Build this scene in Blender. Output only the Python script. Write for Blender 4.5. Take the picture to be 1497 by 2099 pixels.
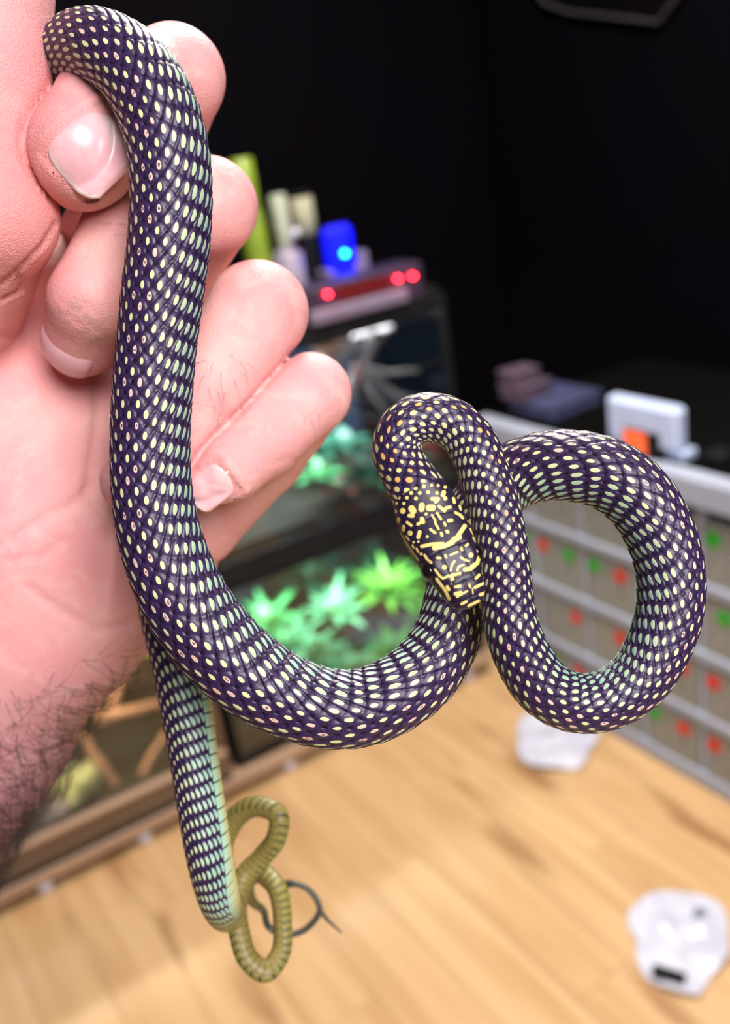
import bpy, math, random
import numpy as np
from mathutils import Vector, Matrix

random.seed(7)
np.random.seed(7)
for o in list(bpy.data.objects):
    bpy.data.objects.remove(o, do_unlink=True)
scene = bpy.context.scene
col = scene.collection

# ------------------------------------------------------------------ camera
IW, IH, FPX = 1497, 2099, 2000.0
PITCH, ROLL, YAW, CAMZ = math.radians(22), math.radians(9), math.radians(-29), 1.45
_fw = np.array([0, math.cos(PITCH), -math.sin(PITCH)])
_r0 = np.array([1.0, 0, 0])
_u0 = np.array([0, math.sin(PITCH), math.cos(PITCH)])
_R = math.cos(ROLL) * _r0 - math.sin(ROLL) * _u0
_U = math.sin(ROLL) * _r0 + math.cos(ROLL) * _u0
_c, _s = math.cos(YAW), math.sin(YAW)
_M = np.array([[_c, -_s, 0], [_s, _c, 0], [0, 0, 1]])
FW, RT, UP = _M @ _fw, _M @ _R, _M @ _U
CAM = np.array([0, 0, CAMZ])

cam_data = bpy.data.cameras.new('camera')
cam = bpy.data.objects.new('camera', cam_data)
col.objects.link(cam)
cam.matrix_world = Matrix(((RT[0], UP[0], -FW[0], CAM[0]),
                           (RT[1], UP[1], -FW[1], CAM[1]),
                           (RT[2], UP[2], -FW[2], CAM[2]), (0, 0, 0, 1)))
cam_data.sensor_fit = 'VERTICAL'
cam_data.sensor_height = 24.0
cam_data.sensor_width = 24.0
cam_data.lens = FPX / IH * 24.0
cam_data.clip_start = 0.01
cam_data.clip_end = 50
cam_data.dof.use_dof = True
cam_data.dof.focus_distance = 0.166
cam_data.dof.aperture_fstop = cam_data.lens / 2.4      # a 2.4 mm wide phone lens opening
scene.camera = cam

# ------------------------------------------------------------------ light, exposure
world = bpy.data.worlds.new('world')
scene.world = world
world.use_nodes = True
world.node_tree.nodes['Background'].inputs[0].default_value = (0.75, 0.72, 0.9, 1)
world.node_tree.nodes['Background'].inputs[1].default_value = 0.05
vs = scene.view_settings
vs.view_transform = 'Standard'
vs.look = 'None'
vs.gamma = 1.0
vs.exposure = 0.0
vs.use_curve_mapping = False


def area(name, loc, target, size, power, color):
    d = bpy.data.lights.new(name, 'AREA')
    d.shape = 'DISK'
    d.size = size
    d.energy = power
    d.color = color
    o = bpy.data.objects.new(name, d)
    o.location = loc
    o.rotation_euler = (Vector(target) - Vector(loc)).to_track_quat('-Z', 'Y').to_euler()
    col.objects.link(o)
    return o


# two round ceiling lamps of the room: one over the floor, one over the photographer
area('ceiling_lamp_room', (1.0, 1.1, 2.5), (0.8, 1.2, 0), 0.6, 74, (1.0, 0.93, 0.86))
area('ceiling_lamp_desk', (0.0, -1.45, 2.45), (0.25, 0.5, 0.9), 1.1, 72, (1.0, 0.95, 0.97))


# ------------------------------------------------------------------ helpers
def P3(px, py, d):
    """point seen at pixel (px, py), d millimetres along the view axis"""
    d = d / 1000.0
    return CAM + (FW + RT * (px - IW / 2) / FPX - UP * (py - IH / 2) / FPX) * d


def cam2world(a):
    """camera millimetres (x right, y down, z away) to world metres"""
    a = np.asarray(a, float) / 1000.0
    return CAM + a[..., 0:1] * RT - a[..., 1:2] * UP + a[..., 2:3] * FW


def px2cam(px, py, d):
    return np.array([(px - IW / 2) * d / FPX, (py - IH / 2) * d / FPX, d])


def tag(o, label=None, cat=None, group=None, kind=None):
    if label: o['label'] = label
    if cat: o['category'] = cat
    if group: o['group'] = group
    if kind: o['kind'] = kind
    return o


def empty(name, loc=(0, 0, 0), rz=0.0):
    o = bpy.data.objects.new(name, None)
    o.empty_display_size = 0.02
    o.location = loc
    o.rotation_euler = (0, 0, rz)
    col.objects.link(o)
    return o


def link(name, me, m=None, parent=None, loc=None, rot=None):
    o = bpy.data.objects.new(name, me)
    if m is not None and len(me.materials) == 0:
        me.materials.append(m)
    if parent is not None:
        o.parent = parent
    if loc is not None: o.location = loc
    if rot is not None: o.rotation_euler = rot
    col.objects.link(o)
    return o


class MB:
    """collects shapes into one mesh"""
    def __init__(self):
        self.v, self.f = [], []

    def add(self, vs_, fs_):
        n = len(self.v)
        self.v += [tuple(x) for x in vs_]
        self.f += [tuple(i + n for i in f) for f in fs_]
        return self

    def box(self, x0, x1, y0, y1, z0, z1, b=0.0):
        if b <= 0:
            vs_ = [(x, y, z) for z in (z0, z1) for y in (y0, y1) for x in (x0, x1)]
            return self.add(vs_, [(0, 2, 3, 1), (4, 5, 7, 6), (0, 1, 5, 4), (2, 6, 7, 3), (0, 4, 6, 2), (1, 3, 7, 5)])
        # chamfered box
        vs_ = []
        for sx in (0, 1):
            for sy in (0, 1):
                for sz in (0, 1):
                    x, y, z = (x0, x1)[sx], (y0, y1)[sy], (z0, z1)[sz]
                    ix, iy, iz = x + (b, -b)[sx], y + (b, -b)[sy], z + (b, -b)[sz]
                    vs_ += [(x, iy, iz), (ix, y, iz), (ix, iy, z)]
        def k(sx, sy, sz, a): return (sx * 4 + sy * 2 + sz) * 3 + a
        fs = [(k(0,0,0,0), k(0,0,1,0), k(0,1,1,0), k(0,1,0,0)), (k(1,0,0,0), k(1,1,0,0), k(1,1,1,0), k(1,0,1,0)),
              (k(0,0,0,1), k(1,0,0,1), k(1,0,1,1), k(0,0,1,1)), (k(0,1,0,1), k(0,1,1,1), k(1,1,1,1), k(1,1,0,1)),
              (k(0,0,0,2), k(0,1,0,2), k(1,1,0,2), k(1,0,0,2)), (k(0,0,1,2), k(1,0,1,2), k(1,1,1,2), k(0,1,1,2))]
        for s in (0, 1):
            for t in (0, 1):
                fs.append((k(0,s,t,1), k(1,s,t,1), k(1,s,t,2), k(0,s,t,2)))
                fs.append((k(s,0,t,0), k(s,1,t,0), k(s,1,t,2), k(s,0,t,2)))
                fs.append((k(s,t,0,0), k(s,t,1,0), k(s,t,1,1), k(s,t,0,1)))
        for a in (0, 1):
            for b_ in (0, 1):
                for c in (0, 1):
                    fs.append((k(a,b_,c,0), k(a,b_,c,1), k(a,b_,c,2)))
        return self.add(vs_, fs)

    def tube(self, pts, rad, n=8, cap=True):
        pts = [Vector(p) for p in pts]
        if not hasattr(rad, '__len__'): rad = [rad] * len(pts)
        vs_, fs = [], []
        up = Vector((0.13, 0.31, 0.94))
        for i, p in enumerate(pts):
            t = (pts[min(i + 1, len(pts) - 1)] - pts[max(i - 1, 0)]).normalized()
            s = t.cross(up)
            if s.length < 1e-3: s = t.cross(Vector((1, 0, 0)))
            s.normalize(); u = s.cross(t)
            for j in range(n):
                a = 2 * math.pi * j / n
                vs_.append(p + (s * math.cos(a) + u * math.sin(a)) * rad[i])
        for i in range(len(pts) - 1):
            for j in range(n):
                a, b = i * n + j, i * n + (j + 1) % n
                fs.append((a, b, b + n, a + n))
        if cap:
            fs.append(tuple(range(n))[::-1])
            fs.append(tuple(range((len(pts) - 1) * n, len(pts) * n)))
        return self.add(vs_, fs)

    def lathe(self, prof, c=(0, 0, 0), n=20, axis='z'):
        vs_, fs = [], []
        for r, z in prof:
            for j in range(n):
                a = 2 * math.pi * j / n
                x, y = r * math.cos(a), r * math.sin(a)
                q = (x, y, z) if axis == 'z' else ((z, x, y) if axis == 'x' else (x, z, y))
                vs_.append((q[0] + c[0], q[1] + c[1], q[2] + c[2]))
        for i in range(len(prof) - 1):
            for j in range(n):
                a, b = i * n + j, i * n + (j + 1) % n
                fs.append((a, b, b + n, a + n))
        fs.append(tuple(range(n))[::-1])
        fs.append(tuple(range((len(prof) - 1) * n, len(prof) * n)))
        return self.add(vs_, fs)

    def mesh(self, name, smooth=False):
        me = bpy.data.meshes.new(name)
        me.from_pydata(self.v, [], self.f)
        me.update()
        if smooth:
            me.polygons.foreach_set('use_smooth', [True] * len(me.polygons))
        return me

    def build(self, name, m, parent=None, smooth=False, loc=None, rot=None):
        return link(name, self.mesh(name, smooth), m, parent, loc, rot)


def fast_mesh(name, V, F, smooth=True):
    V = np.asarray(V, np.float32); F = np.asarray(F, np.int32)
    k = F.shape[1]
    me = bpy.data.meshes.new(name)
    me.vertices.add(len(V)); me.vertices.foreach_set('co', V.ravel())
    me.loops.add(F.size); me.loops.foreach_set('vertex_index', F.ravel())
    me.polygons.add(len(F))
    me.polygons.foreach_set('loop_start', np.arange(0, F.size, k, dtype=np.int32))
    me.update(calc_edges=True)
    me.polygons.foreach_set('use_smooth', np.ones(len(F), bool))
    me.validate()
    return me


def set_attr(me, name, typ, data):
    a = me.attributes.new(name, typ, 'POINT')
    a.data.foreach_set('vector' if typ == 'FLOAT_VECTOR' else 'value', np.asarray(data, np.float32).ravel())


# ------------------------------------------------------------------ materials
def new_mat(name):
    m = bpy.data.materials.new(name)
    m.use_nodes = True
    return m, m.node_tree.nodes, m.node_tree.links, m.node_tree.nodes['Principled BSDF']


class E:
    """shader maths written as python expressions"""
    nt = None
    def __init__(s, sock): s.s = sock
    @staticmethod
    def op(kind, *a):
        n = E.nt.nodes.new('ShaderNodeMath'); n.operation = kind
        for i, x in enumerate(a):
            if isinstance(x, E): E.nt.links.new(x.s, n.inputs[i])
            else: n.inputs[i].default_value = float(x)
        return E(n.outputs[0])
    def __add__(s, o): return E.op('ADD', s, o)
    __radd__ = __add__
    def __sub__(s, o): return E.op('SUBTRACT', s, o)
    def __rsub__(s, o): return E.op('SUBTRACT', o, s)
    def __mul__(s, o): return E.op('MULTIPLY', s, o)
    __rmul__ = __mul__
    def __truediv__(s, o): return E.op('DIVIDE', s, o)
    def __neg__(s): return E.op('MULTIPLY', s, -1)
    def round(s): return E.op('ROUND', s)
    def floor(s): return E.op('FLOOR', s)
    def frac(s): return E.op('FRACT', s)
    def abs(s): return E.op('ABSOLUTE', s)
    def max(s, o): return E.op('MAXIMUM', s, o)
    def min(s, o): return E.op('MINIMUM', s, o)
    def gt(s, o): return E.op('GREATER_THAN', s, o)
    def clip(s): return s.max(0.0).min(1.0)
    def step(s, a, b):
        n = E.nt.nodes.new('ShaderNodeMapRange'); n.interpolation_type = 'SMOOTHSTEP'
        E.nt.links.new(s.s, n.inputs[0])
        n.inputs[1].default_value = a; n.inputs[2].default_value = b
        return E(n.outputs[0])


def mixc(nt, fac, a, b):
    n = nt.nodes.new('ShaderNodeMix'); n.data_type = 'RGBA'
    if isinstance(fac, E): nt.links.new(fac.s, n.inputs[0])
    else: n.inputs[0].default_value = fac
    for i, x in ((6, a), (7, b)):
        if isinstance(x, tuple): n.inputs[i].default_value = (*x, 1)
        else: nt.links.new(x, n.inputs[i])
    return n.outputs[2]


def mat(name, c1, c2=None, rough=0.5, scale=20.0, metal=0.0, bump=0.0, stretch=None, emit=None, es=0.0, detail=3.0, spec=0.5, sss=0.0):
    m, N, L, b = new_mat(name)
    E.nt = m.node_tree
    if c2 is None: c2 = tuple(x * 0.85 for x in c1)
    tc = N.new('ShaderNodeTexCoord')
    mp = N.new('ShaderNodeMapping')
    L.new(tc.outputs['Object'], mp.inputs[0])
    if stretch: mp.inputs['Scale'].default_value = stretch
    nz = N.new('ShaderNodeTexNoise')
    nz.inputs['Scale'].default_value = scale
    nz.inputs['Detail'].default_value = detail
    L.new(mp.outputs[0], nz.inputs['Vector'])
    f = E(nz.outputs[0]).step(0.3, 0.7)
    L.new(mixc(m.node_tree, f, c1, c2), b.inputs['Base Color'])
    b.inputs['Roughness'].default_value = rough
    b.inputs['Metallic'].default_value = metal
    b.inputs['Specular IOR Level'].default_value = spec
    if bump:
        bp = N.new('ShaderNodeBump'); bp.inputs['Strength'].default_value = bump; bp.inputs['Distance'].default_value = 0.002
        L.new(nz.outputs[0], bp.inputs['Height']); L.new(bp.outputs[0], b.inputs['Normal'])
    if emit:
        b.inputs['Emission Color'].default_value = (*emit, 1)
        b.inputs['Emission Strength'].default_value = es
    if sss:
        b.inputs['Subsurface Weight'].default_value = sss
        b.inputs['Subsurface Scale'].default_value = 0.005
    return m


def glass_mat(name, tint=(0.97, 0.98, 0.98), gloss=1.0, haze=0.0, hazecol=(0.6, 0.6, 0.6)):
    m = bpy.data.materials.new(name); m.use_nodes = True
    nt = m.node_tree; N, L = nt.nodes, nt.links
    N.remove(N['Principled BSDF'])
    out = N['Material Output']
    tr = N.new('ShaderNodeBsdfTransparent'); tr.inputs[0].default_value = (*tint, 1)
    gl = N.new('ShaderNodeBsdfGlossy'); gl.inputs['Roughness'].default_value = 0.03
    fr = N.new('ShaderNodeFresnel'); fr.inputs[0].default_value = 1.45
    mx = N.new('ShaderNodeMixShader')
    nz = N.new('ShaderNodeTexNoise'); nz.inputs['Scale'].default_value = 9
    E.nt = nt
    L.new((E(fr.outputs[0]) * gloss).s, mx.inputs[0])
    L.new(tr.outputs[0], mx.inputs[1]); L.new(gl.outputs[0], mx.inputs[2])
    last = mx
    if haze:
        df = N.new('ShaderNodeBsdfDiffuse'); df.inputs[0].default_value = (*hazecol, 1)
        m2 = N.new('ShaderNodeMixShader')
        L.new((E(nz.outputs[0]).step(0.2, 0.8) * haze * 0.5 + haze * 0.75).clip().s, m2.inputs[0])
        L.new(mx.outputs[0], m2.inputs[1]); L.new(df.outputs[0], m2.inputs[2])
        last = m2
    L.new(last.outputs[0], out.inputs[0])
    return m


# ------------------------------------------------------------------ the room
XR, YT = 1.379, 1.893        # rack front, terrarium front
m_wall = mat('dark paint', (0.0012, 0.0006, 0.0017), (0.0009, 0.0006, 0.0018), rough=0.8, scale=3, spec=0.05)
m_slab = mat('floor underlay', (0.10, 0.06, 0.03), rough=0.8)

o = MB().box(-1.6, 1.99, -1.2, 2.49, -0.06, -0.012).build('floor', m_slab); tag(o, 'light oak board floor', 'floor', kind='structure')
floor_obj = o
o = MB().box(-1.6, 2.05, 2.49, 2.55, -0.06, 2.6).build('wall_back', m_wall); tag(o, 'black painted back wall behind the terrariums', 'wall', kind='structure')
o = MB().box(1.99, 2.05, -1.2, 2.49, -0.06, 2.6).build('wall_right', m_wall); tag(o, 'black painted side wall behind the drawer rack', 'wall', kind='structure')


def wood_mat():
    m, N, L, b = new_mat('oak floor board')
    nt = m.node_tree; E.nt = nt
    tc = N.new('ShaderNodeTexCoord'); oi = N.new('ShaderNodeObjectInfo')
    ad = N.new('ShaderNodeVectorMath'); ad.operation = 'ADD'
    L.new(tc.outputs['Object'], ad.inputs[0]); 
    sc = N.new('ShaderNodeVectorMath'); sc.operation = 'SCALE'; sc.inputs[0].default_value = (13.7, 7.3, 3.1)
    L.new(oi.outputs['Random'], sc.inputs[3]); L.new(sc.outputs[0], ad.inputs[1])
    mp = N.new('ShaderNodeMapping'); mp.inputs['Scale'].default_value = (22, 1.6, 10)
    L.new(ad.outputs[0], mp.inputs[0])
    n1 = N.new('ShaderNodeTexNoise'); n1.inputs['Scale'].default_value = 1.0; n1.inputs['Detail'].default_value = 4; n1.inputs['Distortion'].default_value = 0.8
    L.new(mp.outputs[0], n1.inputs['Vector'])
    mp2 = N.new('ShaderNodeMapping'); mp2.inputs['Scale'].default_value = (9, 2.2, 5)
    L.new(ad.outputs[0], mp2.inputs[0])
    n2 = N.new('ShaderNodeTexNoise'); n2.inputs['Scale'].default_value = 1.0; n2.inputs['Detail'].default_value = 2
    L.new(mp2.outputs[0], n2.inputs['Vector'])
    g = E(n1.outputs[0]).step(0.3, 0.75)
    c = mixc(nt, g, (0.66, 0.43, 0.22), (0.52, 0.315, 0.145))
    c = mixc(nt, E(n2.outputs[0]).step(0.60, 0.74) * 0.8, c, (0.27, 0.125, 0.05))
    c = mixc(nt, E(oi.outputs['Random']) * 0.22, c, (0.40, 0.20, 0.07))
    L.new(c, b.inputs['Base Color'])
    b.inputs['Roughness'].default_value = 0.27
    b.inputs['Specular IOR Level'].default_value = 0.5
    b.inputs['Coat Weight'].default_value = 0.4
    b.inputs['Coat Roughness'].default_value = 0.24
    bp = N.new('ShaderNodeBump'); bp.inputs['Strength'].default_value = 0.15; bp.inputs['Distance'].default_value = 0.001
    L.new(n1.outputs[0], bp.inputs['Height']); L.new(bp.outputs[0], b.inputs['Normal'])
    return m


m_wood = wood_mat()
PWID, PLEN = 0.13, 1.18
plank_me = MB().box(0.0004, PWID - 0.0004, 0.0004, PLEN - 0.0004, -0.012, 0.0, 0.0006).mesh('plank')
plank_me.materials.append(m_wood)
for i in range(27):
    off = (i * 0.47) % PLEN
    y = -1.2 - off
    while y < 2.49:
        if y + PLEN > -1.2 and y < 2.35:
            link('plank', plank_me, None, floor_obj, (-1.55 + i * PWID, y, 0))
        y += PLEN

# ------------------------------------------------------------------ the snake
def crom(X, t, tt):
    """non-uniform cubic through the rows of X at parameters t, sampled at tt"""
    X = np.asarray(X, float); n = len(t)
    d = np.zeros_like(X)
    h = np.diff(t)[:, None]; s = np.diff(X, axis=0) / h
    d[1:-1] = (s[:-1] * h[1:] + s[1:] * h[:-1]) / (h[1:] + h[:-1])
    d[0], d[-1] = s[0], s[-1]
    i = np.clip(np.searchsorted(t, tt, side='right') - 1, 0, n - 2)
    hh = (t[i + 1] - t[i]); u = ((tt - t[i]) / hh)[:, None]; hh = hh[:, None]
    return ((2*u**3 - 3*u**2 + 1) * X[i] + (u**3 - 2*u**2 + u) * hh * d[i]
            + (-2*u**3 + 3*u**2) * X[i+1] + (u**3 - u**2) * hh * d[i+1])


# centre line from snout to tail tip: pixel x, y, depth mm, width in pixels, direction of the back (right, down, away)
CL = [
    (968, 1245, 151.5, 60, .2, 0, -1), (941, 1187, 152.5, 100, .2, .02, -1), (913, 1128, 154, 125, .18, .03, -1),
    (885, 1068, 156, 128, .1, .02, -1), (858, 1010, 157.5, 112, -.05, 0, -1), (832, 968, 159, 104, -.3, 0, -1),
    (815, 928, 160, 101, -.45, -.1, -1), (822, 888, 160.5, 101, -.45, -.35, -1), (848, 864, 161, 102, -.25, -.5, -1),
    (884, 857, 161.5, 103, 0, -.6, -1), (928, 870, 162, 103, .25, -.5, -1), (962, 903, 162.5, 104, .4, -.3, -1),
    (988, 958, 162.5, 104, .4, -.1, -1), (1008, 1020, 162, 104, .32, 0, -1), (1023, 1085, 161.5, 105, .25, 0, -1),
    (1034, 1155, 161, 105, .15, 0, -1), (1040, 1220, 161, 106, .05, 0, -1), (1050, 1285, 161, 111, -.1, .05, -1),
    (1075, 1350, 162, 117, -.25, .2, -1), (1112, 1404, 163, 121, -.3, .4, -1), (1162, 1434, 164.5, 123, -.1, .55, -1),
    (1216, 1439, 165.5, 124, .05, .6, -1), (1268, 1421, 166.5, 126, .25, .5, -1), (1312, 1384, 167.5, 129, .4, .4, -1),
    (1350, 1318, 168.5, 134, .5, .2, -1), (1372, 1240, 169.5, 138, .55, 0, -1), (1370, 1160, 170.5, 141, .5, -.15, -1),
    (1347, 1085, 171.5, 144, .4, -.3, -1), (1304, 1018, 172.5, 147, .3, -.4, -1), (1246, 975, 174, 149, .15, -.55, -1),
    (1178, 957, 176, 148, 0, -.6, -1), (1110, 958, 178.5, 143, -.1, -.6, -1), (1050, 978, 181, 138, -.15, -.4, -1),
    (1000, 1022, 182.5, 134, -.1, -.2, -1), (962, 1090, 182, 132, .1, -.1, -1), (946, 1165, 180, 132, .3, 0, -1),
    (933, 1240, 177, 134, .45, .1, -1), (912, 1310, 174.5, 140, .5, .25, -1), (870, 1374, 172.5, 150, .4, .4, -1),
    (812, 1420, 171, 156, .2, .5, -1), (745, 1447, 170.5, 160, .05, .55, -1), (672, 1449, 170, 164, -.1, .55, -1),
    (598, 1428, 170, 168, -.2, .5, -1), (525, 1388, 170, 174, -.3, .4, -1), (455, 1328, 170, 177, -.36, .28, -1),
    (397, 1256, 170, 176, -.4, .15, -1), (355, 1175, 170, 173, -.4, .05, -1), (326, 1085, 170, 168, -.4, 0, -1),
    (312, 990, 170, 163, -.4, 0, -1), (310, 890, 170, 161, -.36, 0, -1), (315, 790, 170, 162, -.33, 0, -1),
    (323, 700, 170, 162, -.32, 0, -1), (335, 600, 170, 165, -.3, 0, -1), (347, 500, 170, 166, -.3, 0, -1),
    (352, 400, 170, 166, -.3, 0, -1), (345, 305, 170, 165, -.32, .05, -1), (319, 215, 170.5, 164, -.35, .1, -1),
    (272, 140, 172, 158, -.3, -.05, -1), (212, 98, 175, 146, -.3, -.25, -1), (163, 95, 181, 136, -.6, -.5, -.8),
    (142, 122, 189, 134, -.85, -.55, -.3), (152, 172, 198, 136, -1, -.2, .2), (205, 270, 206, 136, -1, 0, .3),
    (300, 410, 212, 130, -1, 0, .1), (326, 560, 213, 124, -1, 0, 0), (322, 780, 213, 122, -1, 0, 0), (324, 1050, 209, 120, -1, 0, -.1),
    (345, 1250, 204, 116, -1, 0, -.42), (372, 1370, 202, 113, -1, 0, -.42), (390, 1480, 201, 107, -1, 0, -.42),
    (405, 1580, 200, 102, -1, 0, -.42), (420, 1680, 200, 100, -1, 0, -.42), (435, 1770, 201, 96, -1, .1, -.35),
    (450, 1835, 205, 88, -.9, .35, 0), (462, 1866, 213, 78, -.5, .9, .2), (466, 1855, 224, 68, .2, 1, .3),
    (456, 1800, 229, 58, .6, .1, 1), (452, 1735, 231, 51, .6, -.2, 1), (480, 1680, 231, 46, .2, -.8, .6),
    (528, 1654, 229, 44, .1, -.9, .4), (569, 1672, 227, 43, .8, -.4, .4), (566, 1716, 227, 43, .9, .2, .4),
    (536, 1757, 229, 43, .6, .5, .5), (500, 1800, 229, 44, -.5, .4, .5), (487, 1850, 226, 44, -.8, 0, .5),
    (492, 1912, 223, 44, -.8, .2, .5), (512, 1968, 221, 44, -.6, .6, .5), (545, 1990, 221, 44, 0, .9, .5),
    (572, 1958, 224, 42, .8, .4, .5), (578, 1890, 228, 40, .9, 0, .5), (568, 1825, 233, 42, .6, -.5, .5),
    (535, 1790, 240, 44, 0, -1, .4), (506, 1812, 248, 34, -.6, -.4, .6), (520, 1850, 253, 20, -.5, .5, .6),
    (541, 1868, 256, 15, -1, 0, .3), (551, 1899, 257, 14, -.8, .6, .3), (590, 1916, 257, 13, 0, 1, .3),
    (632, 1900, 257, 13, .7, .7, .3), (655, 1864, 257, 12, 1, 0, .3), (636, 1827, 258, 12, .5, -.9, .3),
    (597, 1810, 259, 12, 0, -1, .3), (572, 1816, 262, 11, -.8, 0, .6), (584, 1815, 265, 11, 0, .8, .6),
    (612, 1814, 266, 10, .1, -1, .3), (640, 1832, 266, 10, .7, -.7, .3), (660, 1872, 266, 9, .9, -.3, .3),
    (700, 1912, 267, 4, .7, -.7, .3)]
CL = np.array(CL, float)
ctr = np.stack([px2cam(a, b, c) for a, b, c in CL[:, :3]])
rad = CL[:, 3] * CL[:, 2] / FPX / 2
tpar = np.concatenate([[0], np.cumsum(np.linalg.norm(np.diff(ctr, axis=0), axis=1))])
fine = np.linspace(0, tpar[-1], 9000)
data = crom(np.column_stack([ctr, rad, CL[:, 4:7]]), tpar, fine)
fc, fr, fd = data[:, :3], np.maximum(data[:, 3], 0.25), data[:, 4:7]
seg = np.concatenate([[0], np.cumsum(np.linalg.norm(np.diff(fc, axis=0), axis=1))])
# scale units along the body
HEADL = 20.6
tailf = np.clip((seg - seg[-1] * 0) / 1, 0, 1)
unit = np.interp(seg, [HEADL, HEADL + 120], [0.285, 0.262]) * 2 * fr
thin = fr < 2.6
unit = np.where(thin, np.maximum(unit * 1.25, 0.55), unit)
Uf = np.concatenate([[0], np.cumsum(np.diff(seg) / unit[1:])])
# ring stations: dense even on the head, ten per scale behind
iN = np.searchsorted(seg, HEADL)
h_st = HEADL * np.concatenate([[0.0005, 0.003, 0.007, 0.012, 0.018], np.linspace(0.025, 1, 215)])
u_st = np.arange(Uf[iN], Uf[-1], 0.1)[1:]
st = np.concatenate([h_st, np.interp(u_st, Uf, seg)])
sel = lambda A: np.stack([np.interp(st, seg, A[:, k]) for k in range(A.shape[1])], 1)
C_, D_ = sel(fc), sel(fd)
R_ = np.interp(st, seg, fr); U_ = np.interp(st, seg, Uf)
T_full = np.gradient(fc, seg, axis=0)
T_ = sel(T_full); T_ /= np.linalg.norm(T_, axis=1, keepdims=True)
D_ -= (D_ * T_).sum(1, keepdims=True) * T_
D_ /= np.linalg.norm(D_, axis=1, keepdims=True)
S_ = np.cross(T_, D_)
NV = 270
Vr = (np.arange(NV) + 0.5) / NV * 30 - 15
TH = Vr / 15 * math.pi
cs, sn = np.cos(TH), np.sin(TH)
ns = len(st)
head_t = st / HEADL                                    # 0 snout .. 1 neck
hw = np.interp(head_t, [0, .004, .012, .03, .07, .15, .25, .35, .47, .6, .75, .88, 1.0, 1.2], [.4, 1.0, 1.6, 2.25, 2.85, 3.45, 4.05, 4.6, 4.95, 5.25, 5.35, 5.1, 4.6, 4.3])
hh = np.interp(head_t, [0, .004, .012, .03, .07, .15, .25, .4, .6, .8, 1.0, 1.2], [.3, .7, 1.05, 1.35, 1.8, 2.3, 2.75, 3.2, 3.5, 3.7, 4.0, 4.25])
hb = np.interp(head_t, [0, .004, .012, .03, .07, .15, .3, .6, 1.0, 1.2], [.3, .65, .9, 1.1, 1.4, 1.8, 2.3, 3.0, 3.7, 4.0])
mix = np.clip((head_t - 0.86) / 0.3, 0, 1); mix = mix * mix * (3 - 2 * mix)
wx = hw * (1 - mix) + R_ * mix
wt = hh * (1 - mix) + R_ * mix
wb = hb * (1 - mix) + R_ * 0.9 * mix
ex = 0.78 * (1 - mix) + 1.0 * mix
sx = np.sign(sn)[None] * np.abs(sn)[None] ** ex[:, None]
cy = np.sign(cs)[None] * np.abs(cs)[None] ** ex[:, None]
X = wx[:, None] * sx
Y = np.where(cs[None] > 0, wt[:, None] * cy, wb[:, None] * cy)
rowf = np.interp(st, [HEADL, HEADL + 55, HEADL + 130], [0.74, 0.82, 1.0])      # fewer, wider rows on the neck
aA = np.abs(Vr)[None] + 0 * st[:, None]
aV = aA * rowf[:, None]
sh = 0.072 * np.clip(aV - 1.3, 0, 3.0) ** 2 + 0.432 * np.clip(aV - 4.3, 0, 5.2)
Ul = U_[:, None] - sh
p = Ul + aV / 2; q = Ul - aV / 2
a = p - np.round(p); b = q - np.round(q)
ul = (a + b) / 2
e = 2 * (np.abs(a) ** 3.2 + np.abs(b) ** 3.2) ** (1 / 3.2)
hs = 0.026 * (1 - np.minimum(e, 1.05) ** 6) + 0.036 * ul
vent = np.clip((aA - 9.4) / 0.3, 0, 1)
fU = Ul - np.floor(Ul)
hv = 0.035 * (fU - 0.5) - 0.03 * np.exp(-(fU / 0.08) ** 2)
hs = hs * (1 - vent) + hv * vent
bodym = np.clip((head_t - 0.94) / 0.06, 0, 1)[:, None]
disp = R_[:, None] * hs * bodym
# head relief: brow shields, plate seams, lip line
lx = X * (cs[None] > -0.2)
hm = 1 - bodym
for sgn in (-1, 1):
    disp += hm * 0.42 * np.exp(-((head_t[:, None] - .37) / .075) ** 2 - ((X - sgn * 3.2) / 1.0) ** 2) * (cs[None] > 0)
    disp -= hm * 0.10 * np.exp(-((X - sgn * 1.75) / .16) ** 2) * ((head_t > .2) & (head_t < .46))[:, None] * (cs[None] > 0)
    disp += hm * 0.12 * np.exp(-((head_t[:, None] - .12) / .05) ** 2 - ((X - sgn * 1.5) / .9) ** 2) * (cs[None] > 0)
disp -= hm * 0.12 * np.exp(-(X / .15) ** 2) * (((head_t > .47) & (head_t < .72)) | (head_t < .2))[:, None] * (cs[None] > 0)
for tt in (.07, .185, .235, .46, .72):
    disp -= hm * 0.10 * np.exp(-((head_t[:, None] - tt + 0.0016 * X * X) / .008) ** 2) * (cs[None] > 0.1)
disp -= hm * 0.22 * np.exp(-((np.abs(TH)[None] - 1.95) / .07) ** 2)
nx_, ny_ = X / wx[:, None] ** 2, Y / np.where(cs[None] > 0, wt[:, None], wb[:, None]) ** 2
nl = np.sqrt(nx_ ** 2 + ny_ ** 2) + 1e-9
X = X + disp * nx_ / nl; Y = Y + disp * ny_ / nl
PTS = C_[:, None] + X[..., None] * S_[:, None] + Y[..., None] * D_[:, None]
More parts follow.
